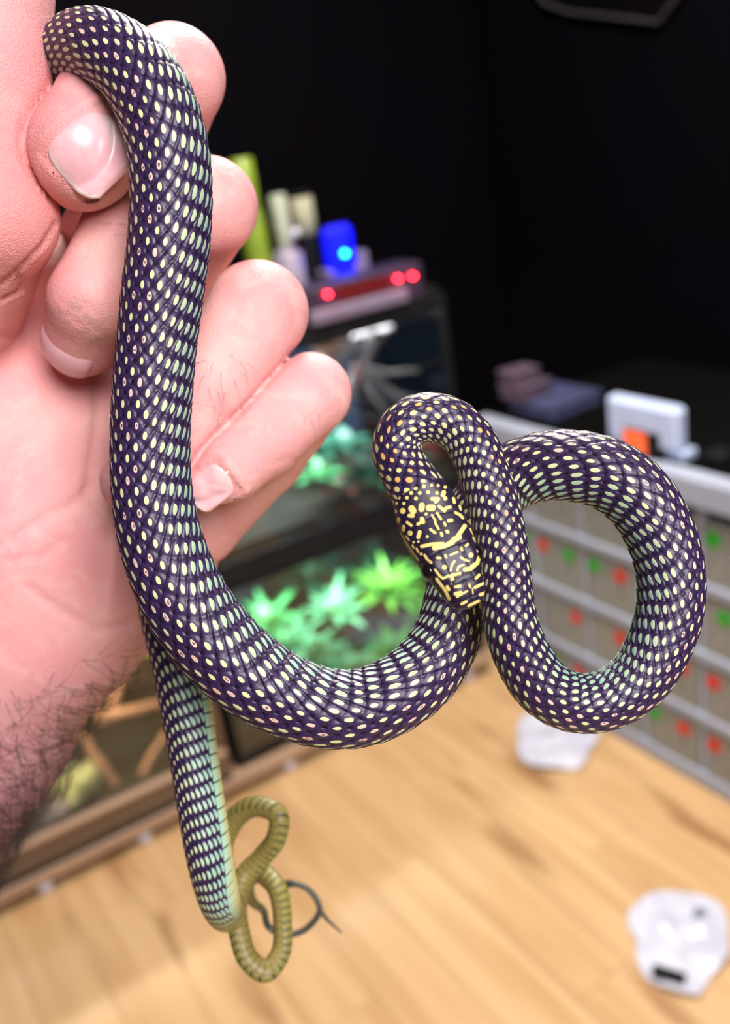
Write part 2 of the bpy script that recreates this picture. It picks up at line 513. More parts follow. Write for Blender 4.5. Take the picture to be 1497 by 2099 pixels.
# close the loft with a snout and a tail point
Vv = np.concatenate([PTS.reshape(-1, 3), [C_[0] - T_[0] * 0.02], [C_[-1] + T_[-1] * 0.3]])
ii = np.arange(ns - 1)[:, None] * NV; jj = np.arange(NV)[None]; j2 = (jj + 1) % NV
F = np.stack([ii + jj, ii + j2, ii + NV + j2, ii + NV + jj], -1).reshape(-1, 4)
k = np.arange(0, NV, 2)
nS, nT = ns * NV, ns * NV + 1
capS = np.stack([np.full(len(k), nS), (k + 2) % NV, (k + 1) % NV, k], 1)
last = (ns - 1) * NV
capT = np.stack([np.full(len(k), nT), last + k, last + (k + 1) % NV, last + (k + 2) % NV], 1)
F = np.concatenate([F, capS, capT])
# the yellow marks of the crown: strokes with a width, set out on the top of the head
MK = [([(660,265),(740,265),(710,300)],24),([(400,390),(420,420)],42),([(530,350),(525,395)],38),([(622,380),(668,380)],42),
 ([(285,420)],37),([(190,425)],26),([(370,480),(415,483)],24),([(585,460)],21),([(530,520),(545,560)],28),([(530,560),(480,590)],20),
 ([(660,470),(700,530),(705,580),(745,650)],15),([(725,445),(775,525)],16),([(750,360),(820,420),(840,380),(895,370)],20),
 ([(830,260)],27),([(812,182),(800,215)],28),([(725,190)],23),([(935,260),(948,310)],20),([(1015,355),(1028,400)],15),
 ([(960,440),(1020,470),(1055,510)],18),([(875,545),(910,540)],24),([(818,570),(832,605)],16),([(850,680),(862,690)],22),
 ([(780,700),(788,735)],18),([(640,655),(700,700)],17),([(600,748)],19),([(502,690),(485,755)],25),([(380,705)],33),
 ([(342,565),(395,605)],18),([(297,620),(292,665)],21),([(230,525),(225,555)],24),([(325,745),(365,790)],13),([(485,812)],16),
 ([(425,820)],17),([(410,860),(425,890)],13),([(460,900),(485,945)],13),
 ([(530,872),(660,845),(800,838)],22),([(690,893),(820,868),(920,825)],30),([(860,845),(960,785),(1020,700),(1080,612)],27),
 ([(940,785),(1010,755)],32),([(520,970)],19),([(565,985),(600,1040),(650,1080)],17),([(725,1020),(770,1022)],14),([(830,985),(842,1012)],15),
 ([(895,985),(985,945)],13),([(1035,890),(1045,920)],16),([(1095,865),(1120,845)],17),([(1160,985)],31),
 ([(1030,1015),(1080,1045),(1130,1060)],14),([(1245,905),(1255,945)],19),([(1265,1010),(1240,1090)],24),([(1205,1110),(1150,1160),(1085,1170)],29),
 ([(820,1140)],31),([(950,1060),(915,1110),(900,1185)],14),([(985,1180),(1000,1130),(1065,1110)],13),
 ([(700,1170),(750,1240),(800,1285),(870,1250)],15),([(890,1250),(1020,1220)],20),([(920,1290)],26),([(1225,1280),(1265,1240)],18),
 ([(1308,1180),(1314,1225)],10),([(960,1392),(1020,1380)],18),([(960,1480),(1030,1465)],23),([(980,1518),(1110,1445)],13),
 ([(855,1390),(875,1425)],20),([(1135,1360),(1150,1395)],13),([(1210,1400),(1330,1340)],19),([(1280,1490),(1345,1465)],21),
 ([(1040,1610),(1100,1580)],17),([(1130,1635),(1260,1570)],18),([(1178,1410),(1185,1480)],7),
 ([(720,1290),(830,1440),(880,1550)],20),([(1130,550)],16),([(1150,650),(1190,720)],12),([(1195,760),(1220,805)],16),([(1360,1280),(1350,1330)],13),
 ([(90,320),(180,580),(310,800),(480,1050)],13)]
for (x, y, r) in [(60,25,26),(150,55,24),(270,55,27),(390,65,26),(500,45,26),(120,120,26),(220,125,25),(340,125,25),(450,130,25),(555,105,26),
                  (655,90,20),(740,95,20),(830,115,22),(100,195,22),(180,190,24),(285,190,23),(395,190,25),(505,190,25),(610,180,25),
                  (150,255,20),(240,250,20),(340,250,24),(455,260,25),(135,345,18),(205,325,20),(300,325,22)]:
    MK.append(([(x, y)], r))
mark = np.full(ns * NV + 2, -1.0)
near = np.where((head_t < 1.12))[0]; nh = len(near)
hp = PTS[:nh].reshape(-1, 3)
hx = (IW / 2 + FPX * hp[:, 0] / hp[:, 2] - 780) * 6.2375
hy = (IH / 2 + FPX * hp[:, 1] / hp[:, 2] - 980) * 6.2375
best = np.full(len(hp), -1.0)
for pts_, r_ in MK:
    for i_ in range(max(1, len(pts_) - 1)):
        A_ = np.array(pts_[i_], float); B_ = np.array(pts_[min(i_ + 1, len(pts_) - 1)], float)
        ba = B_ - A_; L2 = ba @ ba + 1e-6
        tt = np.clip(((hx - A_[0]) * ba[0] + (hy - A_[1]) * ba[1]) / L2, 0, 1)
        dd = np.hypot(hx - A_[0] - tt * ba[0], hy - A_[1] - tt * ba[1])
        best = np.maximum(best, (r_ - dd) / 20.0)
th_h = np.abs(np.broadcast_to(TH[None], (nh, NV)).reshape(-1))
ht_h = np.repeat(head_t[:nh], NV)
best = np.where(th_h > 1.75, -1, best)
lip = (0.20 - np.abs(th_h - 1.80)) / 0.12 + 0.3 * np.sin(ht_h * 60)
best = np.maximum(best, np.where(ht_h > 0.03, lip, -1))
best = np.maximum(best, np.where(th_h > 2.0, (th_h - 2.02) * 8, -1))
mark[:nh * NV] = np.clip(best, -1, 1)

me = fast_mesh('body', cam2world(Vv), F)
pad = lambda A: np.concatenate([A.reshape(-1), [A.reshape(-1)[0], A.reshape(-1)[-1]]])
set_attr(me, 'pq', 'FLOAT_VECTOR', np.stack([pad(p), pad(q), pad(aA)], 1))
sL = st / seg[-1]
neckz = np.clip(1 - (st - HEADL) / 62.0, 0, 1)                      # yellow and orange front part
tail0 = seg[np.argmin(np.abs(seg - tpar[73]))]
tailz = np.clip((st - tail0) / 9.0, 0, 1)
tipz = np.clip((st - tpar[93]) / 12.0, 0, 1)
zone = np.stack([np.broadcast_to(neckz[:, None], (ns, NV)), np.broadcast_to(tailz[:, None], (ns, NV)),
                 np.broadcast_to((1 - np.clip((head_t - 0.97) / .03, 0, 1))[:, None], (ns, NV))], -1).reshape(-1, 3)
zone = np.concatenate([zone, zone[:1], zone[-1:]])
set_attr(me, 'zone', 'FLOAT_VECTOR', zone)
sgnv = np.broadcast_to(np.where(Vr > 0, 1.0, 0.0)[None], (ns, NV))
tipm = np.broadcast_to(tipz[:, None], (ns, NV))
set_attr(me, 'extra', 'FLOAT_VECTOR', np.stack([mark, pad(np.ascontiguousarray(sgnv)), pad(np.ascontiguousarray(tipm))], 1))


def snake_mat():
    m, N, L, bs = new_mat('snake skin')
    nt = m.node_tree; E.nt = nt
    def attr(n):
        at = N.new('ShaderNodeAttribute'); at.attribute_name = n
        sp = N.new('ShaderNodeSeparateXYZ'); L.new(at.outputs['Vector'], sp.inputs[0])
        return [E(x) for x in sp.outputs]
    p, q, V = attr('pq'); neck, tail, head = attr('zone'); mark, side, tip = attr('extra')
    Pc, Qc = p.round(), q.round()
    a, b = p - Pc, q - Qc
    u = (a + b) * 0.5; v = a - b
    Vc = Pc - Qc; n = ((Pc + Qc) * 0.5).floor()
    cb = N.new('ShaderNodeCombineXYZ')
    L.new(Pc.s, cb.inputs[0]); L.new(Qc.s, cb.inputs[1]); L.new((side * 7.3).s, cb.inputs[2])
    wn = N.new('ShaderNodeTexWhiteNoise'); L.new(cb.outputs[0], wn.inputs['Vector'])
    r1 = E(wn.outputs['Value'])
    sp = N.new('ShaderNodeSeparateColor'); L.new(wn.outputs['Color'], sp.inputs[0])
    r2, r3 = E(sp.outputs[0]), E(sp.outputs[1])
    tc = N.new('ShaderNodeTexCoord')
    nz = N.new('ShaderNodeTexNoise'); nz.inputs['Scale'].default_value = 2400; nz.inputs['Detail'].default_value = 1.5
    L.new(tc.outputs['Object'], nz.inputs['Vector'])
    noise = E(nz.outputs[0]) - 0.5
    lat = ((V - 1.8) / 6.0).clip()
    sv = 0.24 + lat * 0.145 + neck * (1 - lat) * 0.06 + (r1 - 0.5) * (0.07 + neck * 0.13)
    su = 0.19 + lat * 0.135 - neck * 0.005 + (r2 - 0.5) * 0.05
    tear = 1.0 - u * (0.5 + lat * 1.5) * (1 - neck)
    uu = u + lat * 0.02
    d = (uu * uu) / (su * su) + (v * v) / (sv * sv * tear.max(0.25) * tear.max(0.25)) + noise * 0.7
    spot = 1 - d.step(0.85, 1.12)
    # every second scale of the three middle rows is warm, some with a dark eye
    even = (n * 0.5).frac().gt(0.25)
    warm = even * (1.5 - Vc).gt(0)
    d2 = (u * u) / 0.0062 + (v * v) / 0.016 + noise * 6.0
    hole = (1 - d2.step(0.5, 1.2)) * 0.85 * warm * r3.gt(0.35) * (1 - neck.step(0.3, 0.7))
    spot = spot * (1 - hole)
    c_y = mixc(nt, neck, (0.72, 0.74, 0.36), (0.83, 0.70, 0.27))
    c_w = mixc(nt, neck.step(0.0, 0.6), (0.83, 0.56, 0.42), (0.87, 0.47, 0.12))
    c_d = mixc(nt, warm, c_y, c_w)
    c_g = mixc(nt, ((u + 0.5) * 0.9 + noise * 0.6).clip(), (0.20, 0.43, 0.40), (0.52, 0.66, 0.36))
    sc = mixc(nt, (lat * 1.15 + (r1 - 0.5) * 0.2).clip() * (1 - neck * 0.55), c_d, c_g)
    base = mixc(nt, (E(nz.outputs[0])).step(0.35, 0.7), (0.024, 0.011, 0.044), (0.042, 0.020, 0.078))
    edge = E.op('POWER', E.op('POWER', a.abs(), 3.2) + E.op('POWER', b.abs(), 3.2), 1 / 3.2) * 2.0
    base = mixc(nt, edge.step(0.93, 1.14) * 0.85, base, (0.004, 0.002, 0.008))
    body = mixc(nt, spot, base, sc)
    # belly plates
    fu = ((p + q) * 0.5).frac()
    line = 1 - (fu.step(0.05, 0.13) * (1 - fu.step(0.95, 1.0)))
    belly = mixc(nt, line * (1 - V.step(12.0, 13.5) * 0.7), mixc(nt, V.step(10.2, 11.6), (0.38, 0.60, 0.46), (0.58, 0.60, 0.27)), (0.012, 0.014, 0.012))
    body = mixc(nt, V.step(9.45, 9.6), body, belly)
    # olive tail
    ol = mixc(nt, edge.step(0.72, 0.95), (0.24, 0.21, 0.055), (0.045, 0.04, 0.012))
    ol = mixc(nt, V.step(9.45, 9.6), ol, mixc(nt, line * 0.7, (0.22, 0.17, 0.045), (0.05, 0.045, 0.015)))
    ol = mixc(nt, tip, ol, (0.045, 0.055, 0.042))
    body = mixc(nt, tail, body, ol)
    base_h = mixc(nt, (E(nz.outputs[0])).step(0.35, 0.7), (0.012, 0.006, 0.022), (0.02, 0.009, 0.034))
    hd = mixc(nt, mark.step(-0.06, 0.06), base_h, mixc(nt, (noise + 0.5).step(0.3, 0.8), (0.84, 0.66, 0.20), (0.80, 0.58, 0.17)))
    fin = mixc(nt, head.step(0.3, 0.7), body, hd)
    L.new(fin, bs.inputs['Base Color'])
    L.new((0.42 + head * 0.04).s, bs.inputs['Roughness'])
    bs.inputs['Specular IOR Level'].default_value = 0.36
    bs.inputs['Coat Weight'].default_value = 0.08
    bs.inputs['Coat Roughness'].default_value = 0.25
    bp = N.new('ShaderNodeBump'); bp.inputs['Strength'].default_value = 0.2; bp.inputs['Distance'].default_value = 0.0002
    hgt = (1 - edge.step(0.93, 1.12)) * (1 - head) + spot * 0.25 * (1 - head) + noise * 0.25
    L.new(hgt.s, bp.inputs['Height']); L.new(bp.outputs[0], bs.inputs['Normal'])
    return m


snake = empty('snake', tuple(P3(345, 600, 178)))
tag(snake, 'slender black snake with yellow and green spotted scales draped through the fingers', 'snake')


def child_world(o, root):
    """parent keeping the mesh where it was built in world space"""
    o.parent = root
    o.matrix_parent_inverse = Matrix.Translation(root.location).inverted()
    return o


child_world(link('body', me, snake_mat()), snake)
# eyes
m_eye = mat('snake eye', (0.006, 0.004, 0.004), (0.012, 0.008, 0.006), rough=0.05, scale=400)
ie = int(np.argmin(np.abs(head_t - 0.37)))
for sgn in (-1, 1):
    c = C_[ie] + S_[ie] * sgn * 3.95 + D_[ie] * 0.95
    vs_, fs = [], []
    b_ = MB()
    nu, nv = 20, 12
    for i in range(nv + 1):
        for j in range(nu):
            ph, tt = math.pi * i / nv, 2 * math.pi * j / nu
            w = np.array([math.sin(ph) * math.cos(tt), math.sin(ph) * math.sin(tt), math.cos(ph)])
            q_ = c + 1.62 * (w[0] * T_[ie] + w[1] * D_[ie] * 0.92 + w[2] * S_[ie] * 0.8)
            vs_.append(cam2world(q_))
    for i in range(nv):
        for j in range(nu):
            fs.append((i * nu + j, i * nu + (j + 1) % nu, (i + 1) * nu + (j + 1) % nu, (i + 1) * nu + j))
    b_.add(vs_, fs)
    o = child_world(b_.build('eye', m_eye, None, True), snake)
    o['label'] = 'glossy black eye'

# ------------------------------------------------------------------ the hand
# groups of tapered limbs: pixel x, y, depth mm, radius mm; each group is one finger or one mass of the palm
G = {
    'palm': (6.0, [[(-40, 820, 226, 23), (60, 1050, 229, 25)], [(140, 900, 233, 24), (220, 1100, 236, 22)], [(60, 1050, 229, 25), (150, 1180, 235, 23)],
                   [(60, 640, 232, 20), (140, 900, 233, 24)], [(-120, 700, 222, 21), (-40, 820, 226, 23)],
                   [(250, 1020, 236, 20), (330, 1130, 236, 14)]]),
    'arm': (10.0, [[(110, 1130, 235, 24), (60, 1260, 239, 25)], [(60, 1260, 239, 25), (-70, 1480, 249, 25)], [(-70, 1480, 249, 25), (-330, 1900, 270, 31)], [(-330, 1900, 270, 31), (-760, 2480, 305, 37)]]),
    'thumb': (3.0, [[(-12, 440, 184, 11.4), (-20, 150, 182, 10.6)], [(-20, 150, 182, 10.6), (10, -120, 180, 9.5)], [(-12, 440, 184, 11.4), (-110, 640, 204, 15)]]),
    'index': (1.5, [[(165, 314, 182, 10.5), (222, 228, 186, 10.1)], [(222, 228, 186, 10.1), (300, 180, 196, 9.6)], [(300, 180, 196, 9.6), (357, 160, 202, 10.2)],
                    [(357, 160, 202, 10.2), (300, 330, 226, 10.5)], [(300, 330, 226, 10.5), (190, 560, 240, 12)]]),
    'middle': (1.5, [[(170, 692, 200, 8.0), (190, 615, 192, 8.5)], [(190, 615, 192, 8.5), (258, 485, 195, 8.8)], [(258, 485, 195, 8.8), (350, 430, 201, 9.4)], [(350, 430, 201, 9.4), (428, 424, 206, 10.0)],
                     [(428, 424, 206, 10.0), (350, 560, 228, 10)], [(350, 560, 228, 10), (220, 720, 242, 12)]]),
    'ring': (1.5, [[(266, 988, 194, 5.9), (320, 935, 196, 7.6)], [(320, 935, 196, 7.6), (430, 784, 200, 9.6)], [(430, 784, 200, 9.6), (528, 640, 207, 10.5)],
                   [(528, 640, 207, 10.5), (420, 780, 229, 10)], [(420, 780, 229, 10), (260, 900, 240, 12)]]),
    'pinky': (1.5, [[(418, 990, 198, 5.3), (470, 955, 199, 7.2)], [(470, 955, 199, 7.2), (540, 892, 203, 8.6)], [(540, 892, 203, 8.6), (636, 806, 209, 8.5)],
                    [(638, 808, 209, 8.3), (545, 935, 224, 8.6)], [(545, 935, 224, 8.6), (400, 1065, 232, 11.0)], [(400, 1065, 232, 11.0), (290, 1130, 237, 14)]]),
}
GK = {'palm': 0.0, 'arm': 12.0, 'thumb': 4.0, 'index': 0.3, 'middle': 0.1, 'ring': 0.1, 'pinky': 0.1}
SEGS = {}
for gname, (kk, chain) in G.items():
    SEGS[gname] = (kk, [(px2cam(*s[0][:3]), px2cam(*s[1][:3]), s[0][3], s[1][3]) for s in chain])
# creases of the skin: pixel polylines, width px, depth mm, limits of depth
CR = [([(0, 590), (38, 560), (92, 505), (118, 462)], 9, 0.7), ([(40, 575), (45, 600), (0, 622)], 8, 0.7),
      ([(196, 785), (200, 850), (190, 930), (178, 1010)], 12, 0.8), ([(0, 1120), (70, 1075), (140, 1040), (190, 1000)], 14, 0.7),
      ([(20, 1150), (90, 1140), (125, 1110)], 10, 0.45), ([(60, 1205), (120, 1250), (200, 1290), (260, 1280)], 12, 0.6),
      ([(0, 900), (60, 870), (120, 790)], 10, 0.3), ([(40, 760), (110, 880), (150, 960)], 12, 0.25),
      ([(0, 1020), (60, 1000), (120, 960)], 12, 0.3), ([(0, 690), (60, 700), (110, 745)], 9, 0.35),
      ([(330, 120), (390, 135), (440, 165)], 6, 0.12), ([(320, 100), (385, 110), (440, 140)], 5, 0.1),
      ([(585, 600), (600, 640), (612, 690)], 7, 0.18), ([(568, 590), (582, 640), (590, 690)], 6, 0.15),
      ([(690, 760), (700, 810), (698, 850)], 7, 0.18), ([(640, 955), (590, 940), (560, 950)], 7, 0.25),
      ([(125, 620), (165, 640), (215, 690)], 5, 0.22), ([(120, 600), (170, 620), (225, 668)], 4, 0.16), ([(118, 640), (160, 660), (205, 705)], 4, 0.16),
      ([(430, 350), (470, 350), (500, 375)], 5, 0.12)]
# nails: centre px, py, depth to start from, outward normal, distal direction (camera axes), half width, half length (mm)
def unitv(v):
    v = np.array(v, float); return v / np.linalg.norm(v)
NAILS = [dict(c=px2cam(190, 305, 150), n=unitv((-.04, .04, -1)), ax=(-.74, .67, .05), w=6.4, l=7.6),
         dict(c=px2cam(430, 998, 170), n=unitv((-.05, .02, -1)), ax=(-.80, .60, .1), w=4.1, l=4.9)]


def seg_dist(Q, s):
    A, B, r0, r1 = s
    ba = (B - A).astype(np.float32); L2 = float(ba @ ba)
    pa = Q - A.astype(np.float32)
    t = np.clip((pa @ ba) / L2, 0, 1)
    pa = pa - t[..., None] * ba
    return np.sqrt((pa * pa).sum(-1)) - (r0 + (r1 - r0) * t)


def smin(d1, d2, k):
    if k <= 0: return np.minimum(d1, d2)
    h = np.clip(0.5 + 0.5 * (d2 - d1) / k, 0, 1)
    return d2 + (d1 - d2) * h - k * h * (1 - h)


def group_dist(Q, name):
    kk, segs = SEGS[name]
    g = None
    for s in segs:
        d = seg_dist(Q, s)
        g = d if g is None else smin(g, d, kk)
    return g


def details(Q, d):
    """creases and nail beds, only where the surface is near"""
    m = np.abs(d) < 2.5
    if not m.any(): return d
    q = Q[m]; dm = d[m]
    x = IW / 2 + FPX * q[:, 0] / q[:, 2]; y = IH / 2 + FPX * q[:, 1] / q[:, 2]
    for pts_, w, dep in CR:
        best = np.full(len(q), 1e9, np.float32)
        for i in range(len(pts_) - 1):
            A, B = np.array(pts_[i], float), np.array(pts_[i + 1], float)
            ba = B - A
            t = np.clip(((x - A[0]) * ba[0] + (y - A[1]) * ba[1]) / (ba @ ba), 0, 1)
            best = np.minimum(best, np.hypot(x - A[0] - t * ba[0], y - A[1] - t * ba[1]))
        dm = dm + 0.8 * dep * np.exp(-(best / (0.85 * w)) ** 2) * (q[:, 2] < 222)
    for nl_ in NAILS:
        if 'hit' not in nl_: continue
        r = q - nl_['hit']
        uu, vv, ww = r @ nl_['ax'], r @ nl_['bx'], r @ nl_['n']
        # recess under the plate, a raised fold along its sides and root
        ex_ = np.maximum(np.abs(vv) / nl_['w'], np.maximum(-uu, 0) / nl_['l'])
        ins = (np.abs(vv) < nl_['w'] * 1.5) & (np.abs(uu) < nl_['l'] * 1.5) & (ww > -nl_['w'] * 0.9)
        rec = 0.45 * np.clip((1.0 - ex_) / 0.10, 0, 1) * (uu < nl_['l'] * 1.05)
        fold = -0.38 * np.exp(-((ex_ - 1.13) / 0.10) ** 2) * np.clip((nl_['l'] * 0.95 - uu) / 2.0, 0, 1)
        dm = dm + np.where(ins, rec + fold, 0)
    out = d.copy(); out[m] = dm
    return out


def hand_sdf(Q):
    tot = None
    for name in G:
        g = group_dist(Q, name)
        tot = g if tot is None else smin(tot, g, GK[name])
    return details(Q, tot)


def trace(o, dirv, n=60, lim=80.0):
    o = np.array(o, np.float32).reshape(-1, 3).copy(); dv = np.array(dirv, np.float32)
    far = np.zeros(len(o), np.float32)
    for _ in range(n):
        st_ = np.clip(hand_sdf(o) * 0.8, -2, np.maximum(lim - far, 0))
        far += st_; o += st_[:, None] * dv
    return o


for nl_ in NAILS:
    hit = trace(nl_['c'] , (nl_['c'] / np.linalg.norm(nl_['c'])))[0].astype(float)
    nl_['c0'] = hit
for nl_ in NAILS:
    nl_['hit'] = nl_['c0']
    ax = np.array(nl_['ax'], float); ax -= (ax @ nl_['n']) * nl_['n']; nl_['ax'] = unitv(ax)
    nl_['bx'] = np.cross(nl_['n'], nl_['ax'])

# sample the solid on a grid and skin it
HS = 0.8
allp = np.concatenate([[s[0] - s[2] - 3, s[0] + s[2] + 3, s[1] - s[3] - 3, s[1] + s[3] + 3] for _, ss in SEGS.values() for s in ss])
lo, hi = allp.min(0), allp.max(0)
dims = np.ceil((hi - lo) / HS).astype(int) + 1
grid = np.full(dims, 30.0, np.float32)
axs = [np.arange(dims[i], dtype=np.float32) * HS + lo[i].astype(np.float32) for i in range(3)]
for name in G:
    kk, ss = SEGS[name]
    bl = np.min([np.minimum(s[0] - s[2], s[1] - s[3]) for s in ss], 0) - 9; bh = np.max([np.maximum(s[0] + s[2], s[1] + s[3]) for s in ss], 0) + 9
    i0 = np.clip(((bl - lo) / HS).astype(int), 0, dims); i1 = np.clip(((bh - lo) / HS).astype(int) + 1, 0, dims)
    for x0 in range(i0[0], i1[0], 40):
        x1 = min(x0 + 40, i1[0])
        Q = np.stack(np.meshgrid(axs[0][x0:x1], axs[1][i0[1]:i1[1]], axs[2][i0[2]:i1[2]], indexing='ij'), -1)
        sub = grid[x0:x1, i0[1]:i1[1], i0[2]:i1[2]]
        grid[x0:x1, i0[1]:i1[1], i0[2]:i1[2]] = smin(sub, group_dist(Q, name), GK[name])


def surface_nets(g):
    neg = g < 0
    cell = np.zeros(np.array(g.shape) - 1, np.int8)
    offs = [(i, j, k) for i in (0, 1) for j in (0, 1) for k in (0, 1)]
    n = [s - 1 for s in g.shape]
    for (i, j, k) in offs:
        cell += neg[i:i + n[0], j:j + n[1], k:k + n[2]]
    act = np.argwhere((cell > 0) & (cell < 8))
    idx = np.full(cell.shape, -1, np.int32)
    idx[act[:, 0], act[:, 1], act[:, 2]] = np.arange(len(act))
    vals = np.stack([g[act[:, 0] + i, act[:, 1] + j, act[:, 2] + k] for (i, j, k) in offs], 1)
    acc = np.zeros((len(act), 3)); cnt = np.zeros(len(act))
    for a_ in range(8):
        for b_ in range(a_ + 1, 8):
            oa, ob = np.array(offs[a_]), np.array(offs[b_])
            if np.abs(oa - ob).sum() != 1: continue
            va, vb = vals[:, a_], vals[:, b_]
            cr = (va < 0) != (vb < 0)
            t = np.where(cr, va / np.where(cr, va - vb, 1), 0)
            acc += cr[:, None] * (oa + t[:, None] * (ob - oa)); cnt += cr
    pos = act + acc / cnt[:, None]
    faces = []
    for ax in range(3):
        b1, b2 = (ax + 1) % 3, (ax + 2) % 3
        sl0 = [slice(1, -1)] * 3; sl1 = [slice(1, -1)] * 3
        sl0[ax] = slice(0, -1); sl1[ax] = slice(1, None)
        A, B = neg[tuple(sl0)], neg[tuple(sl1)]
        ed = np.argwhere(A != B); fl = A[A != B]
        base = ed.copy(); base[:, b1] += 1; base[:, b2] += 1
        def ci(d1, d2):
            c = base.copy(); c[:, b1] += d1; c[:, b2] += d2
            return idx[c[:, 0], c[:, 1], c[:, 2]]
        q_ = np.stack([ci(-1, -1), ci(0, -1), ci(0, 0), ci(-1, 0)], 1)
        q_[~fl] = q_[~fl][:, ::-1]
        faces.append(q_)
    return pos, np.concatenate(faces)


hv, hf = surface_nets(grid)
del grid
hv = (hv * HS + lo).astype(np.float32)
for _ in range(3):
    d0 = hand_sdf(hv)
    eps = 0.15
    gr = np.stack([hand_sdf(hv + np.array(v, np.float32)) - d0 for v in ((eps, 0, 0), (0, eps, 0), (0, 0, eps))], 1) / eps
    gl = np.linalg.norm(gr, axis=1, keepdims=True)
    hv = hv - np.clip(d0, -1.0, 1.0)[:, None] * gr * (gl > 0.75)
hn = gr / np.maximum(gl, 1e-3)
# where two fingers press together the skin folds in: sink the seam between them
gd = np.stack([group_dist(hv, g_) for g_ in ('thumb', 'index', 'middle', 'ring', 'pinky')], 1)
od_ = np.argsort(gd, axis=1)[:, :2]
g1, g2 = np.take_along_axis(gd, od_[:, :1], 1)[:, 0], np.take_along_axis(gd, od_[:, 1:], 1)[:, 0]
seam = np.exp(-((g2 - g1) / 0.8) ** 2) * (np.abs(g1) < 1.5)
sm = seam > 0.02
nsum = np.zeros_like(hn)
for gi_, g_ in enumerate(('thumb', 'index', 'middle', 'ring', 'pinky')):
    mk_ = sm & ((od_[:, 0] == gi_) | (od_[:, 1] == gi_))
    if not mk_.any(): continue
    q_ = hv[mk_]; b_ = group_dist(q_, g_)
    nsum[mk_] += np.stack([group_dist(q_ + np.array(v, np.float32), g_) - b_ for v in ((.1, 0, 0), (0, .1, 0), (0, 0, .1))], 1) / .1
nsum /= np.maximum(np.linalg.norm(nsum, axis=1, keepdims=True), 1e-3)
hv = hv - (nsum * (2.6 * seam * sm)[:, None]).astype(np.float32)
hme = fast_mesh('skin', cam2world(hv), hf)
# where the skin is flushed, pale or dusty, and where the hairy forearm's shade is painted
spx = IW / 2 + FPX * hv[:, 0] / hv[:, 2]; spy = IH / 2 + FPX * hv[:, 1] / hv[:, 2]
def blob(x, y, sx_, sy_): return np.exp(-((spx - x) / sx_) ** 2 - ((spy - y) / sy_) ** 2)
flush = 0.75 * blob(40, 480, 130, 250) + 0.7 * blob(90, 380, 70, 80) + 0.5 * blob(60, 700, 140, 120) + 0.35 * blob(100, 960, 120, 160) + 0.4 * blob(30, 200, 90, 260)
flush += 0.3 * blob(470, 330, 60, 60) + 0.25 * blob(200, 1180, 90, 90)
dirt = 0.9 * blob(160, 640, 45, 30) + 0.8 * blob(200, 690, 40, 35) + 0.4 * blob(590, 640, 22, 40) + 0.25 * blob(690, 880, 30, 60) + 0.3 * blob(430, 270, 20, 20)
pale = 0.6 * blob(200, 500, 60, 90) + 0.35 * blob(60, 860, 120, 60) + 0.3 * blob(450, 680, 80, 120)
hair_shade = np.clip((spy + spx * 0.35 - 1370) / 300, 0, 1)
set_attr(hme, 'tone', 'FLOAT_VECTOR', np.stack([np.clip(flush, 0, 1), np.clip(dirt, 0, 1), np.clip(pale, 0, 1)], 1))
set_attr(hme, 'arm', 'FLOAT', hair_shade)


def skin_mat():
    m, N, L, b = new_mat('skin')
    nt = m.node_tree; E.nt = nt
    tc = N.new('ShaderNodeTexCoord')
    def noise(scale, det=3.0, dist=0.0):
        n = N.new('ShaderNodeTexNoise'); n.inputs['Scale'].default_value = scale; n.inputs['Detail'].default_value = det; n.inputs['Distortion'].default_value = dist
        L.new(tc.outputs['Object'], n.inputs['Vector']); return E(n.outputs[0])
    at = N.new('ShaderNodeAttribute'); at.attribute_name = 'tone'
    sp = N.new('ShaderNodeSeparateXYZ'); L.new(at.outputs['Vector'], sp.inputs[0])
    fl, di, pa = [E(x) for x in sp.outputs]
    aa = N.new('ShaderNodeAttribute'); aa.attribute_name = 'arm'; arm = E(aa.outputs['Fac'])
    n1, n2, n3 = noise(60, 3), noise(420, 3), noise(160, 4, 0.6)
    c = mixc(nt, n1.step(0.35, 0.65), (0.79, 0.385, 0.37), (0.75, 0.33, 0.33))
    c = mixc(nt, n3.step(0.45, 0.72) * 0.5, c, (0.84, 0.52, 0.47))
    c = mixc(nt, (fl * (0.6 + n3 * 0.5)).clip() * 0.8, c, (0.74, 0.25, 0.24))
    c = mixc(nt, pa * 0.6, c, (0.82, 0.55, 0.45))
    c = mixc(nt, di * n2.step(0.3, 0.7) * 0.75, c, (0.34, 0.21, 0.19))
    c = mixc(nt, arm * 0.8, c, (0.33, 0.155, 0.18))  # forearm shade and hair tone painted in as darker mauve
    L.new(c, b.inputs['Base Color'])
    b.inputs['Roughness'].default_value = 0.55
    b.inputs['Specular IOR Level'].default_value = 0.3
    b.inputs['Subsurface Weight'].default_value = 0.09
    b.inputs['Subsurface Radius'].default_value = (1.0, 0.35, 0.2)
    b.inputs['Subsurface Scale'].default_value = 0.0016
    vo = N.new('ShaderNodeTexVoronoi'); vo.inputs['Scale'].default_value = 1500; vo.feature = 'DISTANCE_TO_EDGE'
    L.new(tc.outputs['Object'], vo.inputs['Vector'])
    mp = N.new('ShaderNodeMapping'); mp.inputs['Scale'].default_value = (1, 1, 1)
    hgt = E(vo.outputs['Distance']).min(0.25) * 1.2 + n2 * 0.5 + noise(900, 2) * 0.35
    bp = N.new('ShaderNodeBump'); bp.inputs['Strength'].default_value = 0.5; bp.inputs['Distance'].default_value = 0.0004
    L.new(hgt.s, bp.inputs['Height']); L.new(bp.outputs[0], b.inputs['Normal'])
    return m


